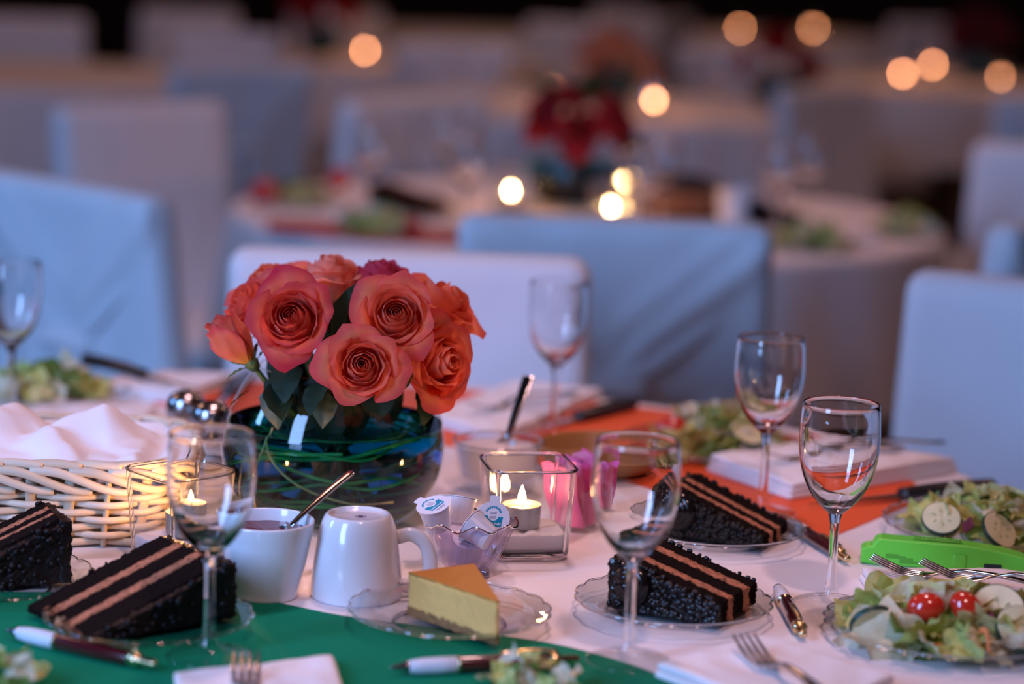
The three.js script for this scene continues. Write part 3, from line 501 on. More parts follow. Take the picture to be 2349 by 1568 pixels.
const lidTex = (() => {
  const cv = document.createElement('canvas'); cv.width = cv.height = 256; const c = cv.getContext('2d'); c.fillStyle = '#e9e9f2'; c.fillRect(0, 0, 256, 256);
  c.fillStyle = '#1596b8'; c.beginPath(); c.moveTo(52, 110); c.lineTo(204, 110); c.lineTo(196, 186); c.lineTo(60, 186); c.fill();
  for (let k = 0; k < 9; k++) { const a = -2.6 + k * 0.26; c.fillRect(128 + Math.cos(a) * 62 - 6, 104 + Math.sin(a) * 62 - 8, 13, 17); }
  c.fillStyle = '#efeff5'; c.beginPath(); c.arc(128, 104, 40, 0, 7); c.fill(); c.strokeStyle = '#6c6f86'; c.lineWidth = 4; for (let k = -2; k <= 2; k++) { c.beginPath(); c.moveTo(104, 104 + k * 11); c.lineTo(152, 104 + k * 11 - 4); c.stroke(); }
  c.fillStyle = '#f4f4fa'; c.font = 'bold 25px sans-serif'; c.textAlign = 'center'; c.fillText('half & half', 128, 173);
  c.fillStyle = '#3c4a6a'; c.fillRect(84, 200, 88, 5); c.fillRect(94, 212, 68, 5);
  const t = new THREE.CanvasTexture(cv); t.colorSpace = THREE.SRGBColorSpace; return t;
})();
const lidMat = phys(1, 1, 1, 0.35, { map: lidTex });
function creamer(label, pos, axis, spin) {          // axis: from the small bottom to the lid
  const t = thing('creamer_cup', label, 'creamer cup', pos, 0, 'half and half creamer cups in the glass bowl'), q = quatTo(axis).multiply(new THREE.Quaternion().setFromAxisAngle(V(0, 1, 0), spin));
  part('cup', lathe([[0, 0], [0.0098, 0], [0.0108, 0.001], [0.0136, 0.021], [0.0140, 0.0212], [0.0141, 0.0232], [0.0136, 0.0234], [0, 0.0234]], 72, (a, r, y) => [r * (1 + (y > 0.0005 && y < 0.0205 ? 0.016 * Math.cos(24 * a) : 0)), y]).applyQuaternion(q), creamPlastic, t);
  const s = new THREE.Shape(); s.absarc(0, 0, 0.0150, 0.32, Math.PI * 2 - 0.32, false); s.lineTo(0.0195, -0.0045); s.quadraticCurveTo(0.0208, 0, 0.0195, 0.0045); s.closePath();
  const g = new THREE.ExtrudeGeometry(s, { depth: 0.0005, bevelEnabled: false, curveSegments: 28 }); const uv = g.attributes.uv, p = g.attributes.position; for (let i = 0; i < uv.count; i++) uv.setXY(i, 0.5 - p.getY(i) / 0.030, 0.5 + p.getX(i) / 0.030);
  g.rotateX(-Math.PI / 2).translate(0, 0.0236, 0); part('foil_lid', g.applyQuaternion(q), lidMat, t, 'printed foil lid');
}
creamer('creamer cup tipped upright with its blue printed lid upward, highest in the bowl', [-0.058, Y0 + 0.044, -2.044], [-0.22, 0.93, 0.30], 2.4);
creamer('ribbed creamer cup lying on its side with its small end outward', [-0.012, Y0 + 0.0405, -2.022], [-0.78, 0.46, -0.42], 0.5);
creamer('creamer cup on edge showing its whole half and half lid', [-0.0165, Y0 + 0.0535, -2.058], [0.22, 0.12, 0.97], Math.PI / 2 + 0.1);
creamer('creamer cup sunk in the bottom of the glass bowl', [-0.033, Y0 + 0.014, -2.048], [0.1, 0.9, 0.35], 1.2);
creamer('creamer cup half hidden at the back of the glass bowl', [-0.043, Y0 + 0.040, -2.075], [0.1, 0.85, -0.3], 3.0);
{
  const t = thing('sugar_caddy', 'small clear glass caddy holding pink sweetener packets', 'caddy', [0.066, Y0, -2.235], rad(-8));
  part('glass_box', lathe([[0, 0.001], [0.022, 0.001], [0.0235, 0.004], [0.026, 0.042], [0.0245, 0.042], [0.022, 0.005], [0, 0.004]], 64, (a, r, y) => [r * squarish(a, 4), y]), glassPane, t);
  const pk = [phys(0.78, 0.16, 0.36, 0.5), phys(0.84, 0.28, 0.46, 0.5), phys(0.70, 0.10, 0.34, 0.5)], dots = std(0.10, 0.02, 0.22, 0.5);
  for (let k = 0; k < 6; k++) {
    const x = -0.017 + k * 0.0066, lean = (k - 2.5) * 0.14, g = grid(8, 14, (u, v) => { const a = (u - 0.5) * 0.036, y = v * 0.062; return [x + lean * y + 0.0018 * Math.sin(v * 9 + k * 2) + 0.0012 * Math.cos(u * 7 + k), 0.006 + y + 0.0025 * Math.sin(u * 6 + k * 3) * v, a]; });
    const q = new THREE.Group(); const s = single('sweetener_packet', ['outermost pink sweetener packet nearest the candle', 'second pink sweetener packet from the candle side', 'third pink packet from the candle, magenta toned', 'fourth pink packet from the candle in the caddy', 'fifth pink packet, leaning outward in the caddy', 'last pink packet in the caddy, nearest the wine glass'][k], 'sugar packet', mergeGeometries([g, g.clone().translate(0.0011, 0, 0)]), pk[k % 3], [0.066, Y0, -2.235], rad(58), 'pink sweetener packets in the caddy');
    part('print_dot', mergeGeometries([0, 1, 2, 3].map((j) => new THREE.SphereGeometry(0.0022, 8, 6).scale(0.35, 1, 1).translate(x + lean * (0.02 + j * 0.014) + 0.0016, 0.026 + j * 0.012, 0.009 * Math.sin(j * 2.2 + k)))), dots, s);
  }
}
{
  const t = thing('dressing_bowl', 'round clear glass bowl of white dressing behind the candle holder', 'bowl', [-0.010, Y0, -2.375]);
  part('glass', lathe([...smoothProfile([[0, 0.0], [0.026, 0.0], [0.034, 0.008], [0.042, 0.028], [0.0455, 0.052]], 24), [0.0445, 0.0535], [0.0435, 0.052], ...smoothProfile([[0.039, 0.028], [0.030, 0.011], [0, 0.006]], 16)], 64), glassPane, t);
  part('rim', lathe([[0.0455, 0.0520], [0.0462, 0.0535], [0.0450, 0.0545], [0.0438, 0.0535], [0.0455, 0.0520]], 64), glassSolid, t);
  part('dressing', lathe([[0, 0.018], [0.036, 0.018], [0.0425, 0.047], [0.030, 0.0488], [0, 0.0495]], 48), phys(0.74, 0.70, 0.76, 0.4), t, 'white creamy dressing');
}
spoon('steel spoon leaning upright in the white dressing bowl', [-0.004, -2.375], [0.018, -2.415], Y0 + 0.045, Y0 + 0.112, 0.024, 1.2);
{
  const t = thing('wooden_bowl', 'shallow tan wooden bowl behind the sweetener packets', 'bowl', [0.098, Y0 + 0.0012, -2.475]);
  part('body', lathe([...smoothProfile([[0, 0], [0.04, 0.0], [0.06, 0.012], [0.068, 0.030]], 20), [0.066, 0.0315], [0.0635, 0.030], ...smoothProfile([[0.055, 0.014], [0.035, 0.006], [0, 0.005]], 14)], 56), std(0.34, 0.17, 0.06, 0.45), t);
  part('base', lathe([[0.0, -0.0004], [0.036, -0.0004], [0.037, 0.002], [0, 0.002]], 40), std(0.22, 0.10, 0.04, 0.5), t);
}
for (const [x, z, l] of [[-0.338, -2.475, 'chrome topped shaker behind the basket cloth, the farther of two'], [-0.305, -2.425, 'chrome topped shaker behind the basket cloth, the nearer of two']]) {
  const t = thing('salt_shaker', l, 'shaker', [x, Y0, z], 0, 'salt and pepper shakers');
  part('glass_body', lathe([[0, 0], [0.017, 0], [0.019, 0.004], [0.0165, 0.045], [0.0, 0.045]], 32), glassPane, t);
  part('salt', lathe([[0, 0.003], [0.0165, 0.003], [0.0162, 0.026], [0, 0.026]], 24), std(0.7, 0.68, 0.66, 0.9), t);
  part('chrome_cap', lathe(smoothProfile([[0.0185, 0.043], [0.0205, 0.047], [0.0205, 0.056], [0.0175, 0.067], [0.009, 0.0725], [0, 0.0735]], 24), 36), darkSteel, t);
}

// ---------------------------------------------------------------- glass dessert plates, cakes
const plateGlass = phys(0.90, 0.92, 0.92, 0.02, { transmission: 1, thickness: 0, ior: 1.5 });
const plateScallop = (n, amp) => (a, r, y, k) => { const h = sstep(0.45, 1, r / 0.083), f = Math.pow(Math.abs(Math.cos(n * a / 2)), 0.6); return [r * (1 - amp * h * (1 - f)), y + 0.0008 * h * f]; };
function plateParts(t, r = 0.083, n = 18) {
  const k = r / 0.083, m = plateScallop(n, 0.032), sc = (g) => g.scale(k, 1, k);
  part('dish', sc(mergeGeometries([lathe(smoothProfile([[0, 0.0005], [0.046, 0.0005], [0.052, 0.0022], [0.066, 0.0085], [0.083, 0.0125]], 26), 176, m), lathe(smoothProfile([[0, 0.0034], [0.045, 0.0034], [0.052, 0.0052], [0.066, 0.0112], [0.0815, 0.0145]], 26), 176, m)])), plateGlass, t);
  part('rim', sc(lathe([[0.0830, 0.0125], [0.0838, 0.0137], [0.0825, 0.0149], [0.0815, 0.0140], [0.0830, 0.0125]], 176, m)), glassSolid, t);
  part('foot_ring', sc(lathe([[0.044, 0.0002], [0.0455, 0.0], [0.047, 0.0012], [0.0455, 0.003], [0.044, 0.0002]], 60)), glassSolid, t);
}
const PG = 'scalloped glass dessert plates';
const plate = thing('dessert_plate', 'scalloped glass plate holding the glossy chocolate cake beside the front wine glass', 'plate', [0.142, Y0, -1.952], 0.1, PG); plateParts(plate);
const plateAt = (x, z, turn, label, y = Y0) => dup(plate, [x, y, z], turn, label, PG);
plateAt(-0.280, -1.850, 0.4, 'scalloped glass plate on the green placemat under the tilted striped chocolate cake', Y0 + 0.0012);
plateAt(-0.425, -1.955, 0.9, 'scalloped glass plate under the dark cake slice in front of the wicker basket');
plateAt(0.198, -2.208, 1.3, 'scalloped glass plate under the chocolate cake beside the orange placemat', Y0 + 0.0012);
plateAt(-0.043, -1.895, 0.15, 'scalloped clear glass plate holding the yellow cheesecake slice', Y0 + 0.0012);

// hexahedron with rough faces: corners bottom (0..3) and top (4..7), both counted round
function block(c, n, amp, freq, seed, bulge = 0) {
  const col = [], P = c.map((p) => V(...p)), at = (u, v, w) => { const q = (a, b, d, e) => a.clone().multiplyScalar((1 - u) * (1 - v)).addScaledVector(b, u * (1 - v)).addScaledVector(d, u * v).addScaledVector(e, (1 - u) * v); return q(P[0], P[1], P[2], P[3]).lerp(q(P[4], P[5], P[6], P[7]), w); };
  let g = new THREE.BoxGeometry(1, 1, 1, ...n); g.deleteAttribute('uv'); g.deleteAttribute('normal'); g = mergeVertices(g, 1e-5); const p = g.attributes.position;
  for (let i = 0; i < p.count; i++) {
    const u = p.getX(i) + 0.5, w = p.getY(i) + 0.5, v = p.getZ(i) + 0.5, q = at(u, v, w);
    const k = (f) => amp * (0.6 * N3(q.x * freq * f + seed, q.y * freq * f, q.z * freq * f) + 0.55 * N3(q.x * freq * 2.7 * f, q.y * freq * 2.7 * f + seed, q.z * freq * 2.7 * f));
    q.x += k(1); q.y += k(1.13); q.z += k(0.91); p.setXYZ(i, q.x, q.y, q.z);
    const m = Math.min(1.25, Math.max(0.25, 1.0 + 0.55 * N3(q.x * 210, q.y * 210, q.z * 210) + 0.5 * N3(q.x * 480, q.y * 480, q.z * 480) - 0.9 * sstep(0.42, 0.6, N3(q.x * 260 + 9, q.y * 260, q.z * 260)))); col.push(m, m * 0.98, m * 0.97);
  }
  g.setAttribute('color', new THREE.Float32BufferAttribute(col, 3)); g.computeVertexNormals(); return g;
}
const spongeMat = phys(0.0095, 0.0055, 0.0045, 0.95, { specularIntensity: 0.12 }), creamMat = phys(0.40, 0.16, 0.085, 0.8, { specularIntensity: 0.4, vertexColors: true }), frostMat = phys(0.008, 0.005, 0.0045, 0.45, { specularIntensity: 0.45 }), glazeMat = phys(0.008, 0.005, 0.0045, 0.14, { specularIntensity: 0.8 });
// a slice lying on its cut side. local x runs from the tip to the rind, local z through the layers (frosted top of the cake at +z)
const mirrorZ = (g) => { g.scale(1, 1, -1); const i = g.index.array; for (let k = 0; k < i.length; k += 3) { const x = i[k]; i[k] = i[k + 1]; i[k + 1] = x; } g.computeVertexNormals(); return g; };
function cakeParts(t, o) {
  const L = o.L, H = o.H, t0 = o.tip, t1 = o.rind, layers = o.layers, yb = 0.0, put = (n, g, m) => part(n, o.flip ? mirrorZ(g) : g, m, t);
  let z = -H / 2; const sum = layers.reduce((a, b) => a + b[1], 0), top = (x) => lerp(t0, t1, x / L);
  layers.forEach(([kind, w], k) => {
    const za = z, zb = z += w / sum * H, c = kind === 'cream';
    put(c ? 'cream_layer' : 'sponge_layer', block([[0, yb, za], [L, yb, za], [L, yb, zb], [0, yb, zb], [0, top(0), za], [L, top(L), za], [L, top(L), zb], [0, top(0), zb]], [64, 26, c ? 8 : 18], c ? 0.0013 : 0.0019, c ? 190 : 300, o.seed + k), c ? creamMat : spongeMat);
  });
  const f = 0.006;
  put('top_frosting', block([[0, yb, H / 2], [L + f, yb, H / 2], [L + f, yb, H / 2 + f], [0, yb, H / 2 + f], [0, t0 * 0.96, H / 2], [L + f, t1 * 0.98, H / 2], [L + f, t1 * 0.94, H / 2 + f], [0, t0 * 0.9, H / 2 + f]], [60, 26, 4], 0.0024, 190, o.seed + 11), o.glossy ? glazeMat : frostMat);
  put('side_frosting', block([[L, yb, -H / 2], [L + f, yb, -H / 2], [L + f * 1.6, yb, H / 2 + f], [L, yb, H / 2 + f], [L, t1, -H / 2], [L + f, t1 * 0.98, -H / 2], [L + f * 1.6, t1 * 0.98, H / 2 + f], [L, t1 * 0.98, H / 2 + f]], [4, 26, 50], 0.0026, 180, o.seed + 13), o.glossy ? glazeMat : frostMat);
  if (o.swirl) put('frosting_swirl', mergeGeometries([0, 1, 2].map((k) => new THREE.TorusGeometry(0.013 - k * 0.0042, 0.0052, 10, 28, 6.0).rotateY(0.25).translate(L - 0.012, t1 * 0.55 + k * 0.001, H / 2 + f + 0.001 + k * 0.0032))), glazeMat);
  const cr = rng(o.seed * 97 + 5), gs = [], base = mergeVertices((() => { const g = new THREE.IcosahedronGeometry(1, 1); g.deleteAttribute('uv'); g.deleteAttribute('normal'); return g; })(), 1e-4);
  for (let k = 0; k < (o.chips ?? 260); k++) {
    const u = cr(), side = u < 0.7, edge = u > 0.88, x = side ? cr() * L : edge ? cr() * L : L + f * 1.3, zz = side ? H / 2 + f : edge ? (cr() < 0.5 ? H / 2 + f * 0.5 : -H / 2) : (cr() - 0.5) * H, y = edge ? top(x) : cr() * (side ? top(x) : t1) * 0.96, r = (0.0014 + 0.0019 * cr()) * (edge ? 0.7 : 1);
    gs.push(base.clone().scale(r * 1.2, r, r).rotateY(cr() * 6).rotateX(cr() * 6).translate(x, y + 0.001, zz + (cr() - 0.3) * 0.001));
  }
  const ch = mergeGeometries(gs); ch.computeVertexNormals(); put('chocolate_chips', ch, o.glossy ? glazeMat : frostMat).userData.kind = 'stuff';
}
const CK = 'chocolate layer cake slices';
function cake(label, x, z, y, turn, o) { const t = thing('cake_slice', label, 'cake', [x, y, z], turn, CK); cakeParts(t, o); return t; }
const PL = Y0 + 0.0046;      // the top of a plate's flat middle
cake('glossy chocolate layer cake slice with dripping glaze, on the plate by the front wine glass', 0.196, -1.945, PL, rad(153), { L: 0.090, H: 0.078, tip: 0.018, rind: 0.043, layers: [['sponge', 16], ['cream', 13], ['sponge', 22], ['cream', 11], ['sponge', 14]], seed: 4, glossy: true, swirl: true, chips: 340, flip: true });
cake('tilted chocolate cake slice with two tan cream stripes on the green placemat', -0.350, -1.838, PL + 0.001, rad(40), { L: 0.122, H: 0.096, tip: 0.005, rind: 0.046, layers: [['sponge', 24], ['cream', 11], ['sponge', 21], ['cream', 11], ['sponge', 26]], seed: 9, chips: 60 });
cake('very dark chocolate cake slice at the edge of view before the wicker basket', -0.480, -1.958, PL, rad(24), { L: 0.102, H: 0.060, tip: 0.010, rind: 0.054, layers: [['sponge', 14], ['cream', 9], ['sponge', 10], ['cream', 6], ['sponge', 16]], seed: 15, chips: 120 });
cake('chocolate cake slice covered in dark chips, on the farther plate next to the orange placemat', 0.252, -2.196, PL + 0.001, rad(155), { L: 0.094, H: 0.068, tip: 0.010, rind: 0.045, layers: [['sponge', 16], ['cream', 8], ['sponge', 9], ['cream', 7], ['sponge', 13]], seed: 21, swirl: true, chips: 340, flip: true });
{ // cheesecake, upright, its point toward the camera
  const t = thing('cheesecake_slice', 'pale yellow cheesecake slice with browned top, its point toward the camera', 'cake', [-0.013, PL + 0.001, -1.846]);
  const tip = [0.008, 0.020], A = [-0.064, -0.058], B = [-0.012, -0.092];
  const lay = (y0, y1, amp, g, s) => block([[tip[0], y0, tip[1]], [tip[0] + 0.002, y0, tip[1] - 0.001], [B[0], y0, B[1]], [A[0], y0, A[1]], [tip[0], y1, tip[1]], [tip[0] + 0.002, y1, tip[1] - 0.001], [B[0], y1, B[1]], [A[0], y1, A[1]]].map((p) => [p[0] + g * Math.sign(p[0] + 0.03), p[1], p[2]]), [26, 8, 40], amp, 210, s);
  part('crust', lay(0, 0.0075, 0.0022, 0.0012, 3), std(0.26, 0.115, 0.035, 0.85), t, 'brown crumb crust');
  part('filling', lay(0.0065, 0.0345, 0.0016, 0, 5), std(0.84, 0.44, 0.12, 0.85), t, 'pale yellow filling');
  part('browned_top', lay(0.0345, 0.0362, 0.0004, 0.0004, 7), std(0.52, 0.20, 0.025, 0.55), t, 'golden brown top skin');
}

// ---------------------------------------------------------------- pens and highlighter
const maroon = phys(0.055, 0.004, 0.007, 0.2, { clearcoat: 1, clearcoatRoughness: 0.05 }), gripWhite = phys(0.62, 0.66, 0.74, 0.5);
function penParts(t) {
  const X = (p, seg = 28) => lathe(p, seg).rotateZ(-Math.PI / 2), r = 0.0066;
  part('point', X([[0, 0.004], [0.0012, 0.0045], [0.0018, 0.007], [0.0034, 0.014], [0.0048, 0.0165], [0.0046, 0.019], [0, 0.019]]).translate(0, r, 0), darkSteel, t);
  part('grip', X([[0, 0.018], [0.0048, 0.0185], [0.0062, 0.028], [0.0066, 0.042], [0.0064, 0.0555], [0, 0.0555]]).translate(0, r, 0), gripWhite, t, 'white rubber grip');
  part('ring', X([[0, 0.055], [0.0068, 0.0553], [0.0069, 0.0577], [0, 0.058]]).translate(0, r, 0), gold, t);
  part('barrel', X([[0, 0.0575], [0.0064, 0.0577], [0.0064, 0.10], [0.0060, 0.128], [0, 0.128]]).translate(0, r, 0), maroon, t, 'glossy maroon barrel');
  part('clip', rbox(0.046, 0.0016, 0.0042, 0.0007, 10, 2, 3, (v) => { v.y += 0.0012 * Math.cos(v.x * 60); }).translate(0.112, 0.0142, 0.0).rotateX(0).translate(0, 0, 0), gold, t);
  part('end_cap', X([[0, 0.1275], [0.0063, 0.128], [0.0064, 0.135], [0.0048, 0.1365], [0.0036, 0.1385], [0.0034, 0.151], [0.0022, 0.1525], [0, 0.1525]]).translate(0, r, 0), gold, t);
}
const PN = 'maroon pens with white grips', from = (a, b) => pointing(a, b);
const pen = thing('ballpoint_pen', 'maroon pen with blue-lit white grip on green, before the tilted chocolate cake', 'pen', [-0.390, Y0 + 0.0012, -1.818], from([-0.390, -1.818], [-0.252, -1.738]), PN); penParts(pen);
const penAt = (a, b, label, y = Y0, roll = 0) => { const p = dup(pen, [a[0], y, a[1]], from(a, b), label, PN); return p; };
penAt([-0.087, -1.752], [0.05, -1.789], 'maroon pen lying on green in front of the cheesecake plate', Y0 + 0.0012);
penAt([0.236, -2.036], [0.243, -1.882], 'maroon pen pointing away between the glossy cake and the front salad');
penAt([0.268, -2.276], [0.311, -2.132], 'maroon pen pointing away beyond the sharp wine glass');
{
  const t = thing('highlighter_pen', 'bright green highlighter marker lying before the farther salad plate', 'highlighter', [0.326, Y0 + 0.0005, -2.150], from([0.326, -2.150], [0.477, -2.128]));
  const green = phys(0.14, 0.72, 0.06, 0.35), s = new THREE.Shape();
  s.moveTo(0, 0.001); s.lineTo(0, 0.0105); s.quadraticCurveTo(0.004, 0.0135, 0.009, 0.0128); s.lineTo(0.0105, 0.0165); s.quadraticCurveTo(0.012, 0.0205, 0.016, 0.0205); s.lineTo(0.092, 0.0192); s.quadraticCurveTo(0.125, 0.017, 0.15, 0.0095); s.lineTo(0.156, 0.0055); s.lineTo(0.156, 0.0015); s.quadraticCurveTo(0.152, 0, 0.148, 0); s.lineTo(0.012, 0); s.closePath();
  part('body', new THREE.ExtrudeGeometry(s, { depth: 0.018, bevelEnabled: true, bevelSize: 0.0022, bevelThickness: 0.003, bevelSegments: 4, curveSegments: 16 }).translate(0.002, 0.002, -0.009), green, t);
  part('clip_notch', rbox(0.012, 0.014, 0.003, 0.0012, 6, 6, 3, (v) => { v.x += 0.02 * (v.y + 0.007) * 0.2; }).translate(0.088, 0.0085, 0.0125), green, t);
  const label = (w, h, draw) => { const cv = document.createElement('canvas'); cv.width = 512; cv.height = Math.round(512 * h / w); const c = cv.getContext('2d'); c.fillStyle = '#69dc46'; c.fillRect(0, 0, cv.width, cv.height); draw(c, cv.width, cv.height); const tx = new THREE.CanvasTexture(cv); tx.colorSpace = THREE.SRGBColorSpace; return phys(1, 1, 1, 0.35, { map: tx }); };
  const lm = label(0.044, 0.013, (c, w, h) => { c.fillStyle = '#06240c'; c.font = 'bold 92px sans-serif'; c.textAlign = 'center'; c.textBaseline = 'middle'; c.fillText('Highlighter', w / 2, h / 2); });
  part('printed_name', new THREE.PlaneGeometry(0.044, 0.013).rotateZ(Math.PI).rotateX(-Math.PI / 2).rotateZ(-0.017).translate(0.068, 0.02495, -0.001), lm, t, 'upside-down black printed word on top');
  const pm = label(0.05, 0.009, (c, w, h) => { c.fillStyle = '#2c7a22'; for (let k = 0; k < 6; k++) c.fillRect(k > 2 ? 150 : 20, 8 + k * 14, 120 + (k * 67) % 190, 8); });
  part('small_print', new THREE.PlaneGeometry(0.05, 0.009).translate(0.045, 0.0075, 0.01225), pm, t, 'faint small print on the side');
  part('dark_print', new THREE.PlaneGeometry(0.016, 0.005).translate(0.118, 0.006, 0.01225), std(0.006, 0.03, 0.04, 0.4), t, 'dark printed block');
}

// ---------------------------------------------------------------- napkins, forks and knives
// four ground corners counted round; layers of soft folded cloth
function napkin(label, c, y, layers, lift, group, seed) {
  const cx = c.reduce((a, p) => a + p[0], 0) / 4, cz = c.reduce((a, p) => a + p[1], 0) / 4, t = thing('folded_napkin', label, 'napkin', [cx, y, cz], 0, group);
  for (let k = 0; k < layers; k++) {
    const th = lift / layers, in_ = 0.985 - 0.018 * k;
    part('fold', rbox(1, th * 1.02, 1, Math.min(th * 0.5, 0.0045), 44, 4, 44, (v) => {
      const u = Math.min(1, Math.max(0, v.x + 0.5)), w = Math.min(1, Math.max(0, v.z + 0.5)); const q = (i) => (c[0][i] * (1 - u) + c[1][i] * u) * (1 - w) + (c[3][i] * (1 - u) + c[2][i] * u) * w; const x = (q(0) - cx) * in_, z = (q(1) - cz) * in_;
      const up = (v.y + th / 2) / th; v.y += th / 2 + k * th + up * (0.0022 * N3(x * 18 + seed, z * 18, k) + 0.0012 * N3(x * 45, z * 30 + seed, k)) * (k === layers - 1 ? 1.5 : 0.4); v.x = x; v.z = z;
    }), napkinWhite, t);
  }
  return t;
}
const NG = 'folded white napkins on the nearest table';
napkin('folded white napkin under the two crossed forks beside the highlighter', [[0.314, -2.085], [0.53, -2.108], [0.52, -1.95], [0.322, -1.935]], Y0, 2, 0.012, NG, 1);
napkin('folded white napkin with a fork at the front edge between the cake and salad', [[0.206, -1.863], [0.30, -1.757], [0.21, -1.66], [0.116, -1.771]], Y0 + 0.0012, 2, 0.013, NG, 5);
napkin('small folded white napkin on the green placemat at the front edge', [[-0.243, -1.724], [-0.128, -1.780], [-0.11, -1.68], [-0.225, -1.63]], Y0 + 0.0012, 1, 0.008, NG, 8);
napkin('folded white napkin with a fork behind the dressing bowl', [[-0.095, -2.695], [0.0, -2.93], [0.115, -2.90], [-0.01, -2.585]], Y0 + 0.0012, 2, 0.012, NG, 12);
napkin('folded white napkin with two forks on orange behind the sharp wine glass', [[0.208, -2.50], [0.36, -2.63], [0.485, -2.535], [0.285, -2.375]], Y0 + 0.0012, 3, 0.018, NG, 15);
napkin('crumpled white napkin at the far edge beside the salad plate and basket', [[-0.50, -2.80], [-0.42, -2.90], [-0.33, -2.90], [-0.38, -2.76]], Y0, 2, 0.016, NG, 19);
napkin('white napkin corner at the edge of view, behind the basket', [[-0.60, -2.55], [-0.52, -2.72], [-0.40, -2.70], [-0.42, -2.58]], Y0, 1, 0.010, NG, 23);

function forkParts(t) {         // tines at x = 0, handle toward +x, 0.185 long
  const line = (x) => 0.0014 + 0.011 * sstep(0.042, 0.0, x) * Math.max(0, 1 - x / 0.05) + 0.0085 * sstep(0.042, 0.085, x) - 0.007 * sstep(0.10, 0.185, x);
  for (let k = 0; k < 4; k++) { const z = (k - 1.5) * 0.0058; part('tine', sweep([[0, line(0), z], [0.015, line(0.015), z], [0.03, line(0.03), z], [0.046, line(0.046), z * 0.98]], (q) => [0.0009 + 0.0009 * Math.min(1, q * 3), 0.0008 + 0.0003 * q], 16, 8, V(0, 1, 0)), steel, t); }
  const pts = []; for (let i = 0; i <= 16; i++) { const x = 0.044 + 0.141 * i / 16; pts.push([x, line(x), 0]); }
  part('handle', sweep(pts, (q) => [q < 0.16 ? lerp(0.0108, 0.0034, sstep(0, 0.16, q)) : lerp(0.0030, 0.0078, sstep(0.2, 0.95, q)), 0.0012 + 0.0006 * sstep(0.1, 0.3, q)], 60, 12, V(0, 1, 0)), steel, t);
}
const FG = 'steel forks on the nearest table';
const fork = thing('table_fork', 'steel fork on the napkin beside the highlighter, longer and higher of the crossed two', 'fork', [0.323, Y0 + 0.0135, -2.069], from([0.323, -2.069], [0.466, -2.013]), FG); forkParts(fork);
const forkAt = (a, b, y, label, tilt = 0) => { const f = dup(fork, [a[0], y, a[1]], from(a, b), label, FG); f.rotation.set(0, f.rotation.y, tilt, 'YXZ'); return f; };
forkAt([0.362, -2.040], [0.471, -1.995], Y0 + 0.0185, 'steel fork crossing in front of the other fork, beside the highlighter', 0.02);
forkAt([0.187, -1.806], [0.228, -1.68], Y0 + 0.0155, 'steel fork pointing away on the front napkin between cake and salad', 0.03);
forkAt([-0.190, -1.737], [-0.172, -1.58], Y0 + 0.010, 'steel fork with shining tines on the small napkin over green');
forkAt([-0.045, -2.70], [0.07, -2.83], Y0 + 0.0145, 'dim steel fork on the napkin behind the dressing bowl');
forkAt([0.268, -2.460], [0.40, -2.545], Y0 + 0.0205, 'dim steel fork on the far napkin, nearer of the two there');
forkAt([0.305, -2.515], [0.44, -2.575], Y0 + 0.0205, 'dim steel fork on the far napkin, farther of the two there');
function knifeParts(t) {        // blade tip at x = 0, black handle end at 0.22
  part('blade', block([[0, 0, 0], [0.115, 0, -0.008], [0.115, 0, 0.006], [0, 0, 0.001], [0, 0.0012, 0], [0.115, 0.002, -0.008], [0.115, 0.002, 0.006], [0, 0.0012, 0.001]].map(([x, y, z]) => [x, y + 0.004, z]), [20, 1, 3], 0, 1, 0), steel, t);
  part('handle', sweep([[0.112, 0.006, 0], [0.15, 0.008, 0], [0.19, 0.0085, 0], [0.225, 0.0075, 0]], (q) => [0.0085 + 0.003 * Math.sin(q * 5) * 0.4 + 0.002 * q, 0.0075], 24, 14, V(0, 1, 0)), blackPlastic, t);
}
const KG = 'black handled steak knives';
const knife = thing('steak_knife', 'steak knife with a thick black handle behind the farther salad plate', 'knife', [0.30, Y0 + 0.0012, -2.345], from([0.30, -2.345], [0.515, -2.452]), KG); knifeParts(knife);
const knifeAt = (a, b, label, y = Y0 + 0.0012) => dup(knife, [a[0], y, a[1]], from(a, b), label, KG);
knifeAt([0.012, -2.645], [0.145, -2.825], 'steak knife with black handle on orange beside the napkin with one fork');
knifeAt([-0.345, -2.70], [-0.325, -2.90], 'steak knife with black handle on orange beside the vase and shakers');
knifeAt([-0.355, -2.745], [-0.455, -2.84], 'dark table knife lying across the far napkin beyond the basket', Y0 + 0.017);

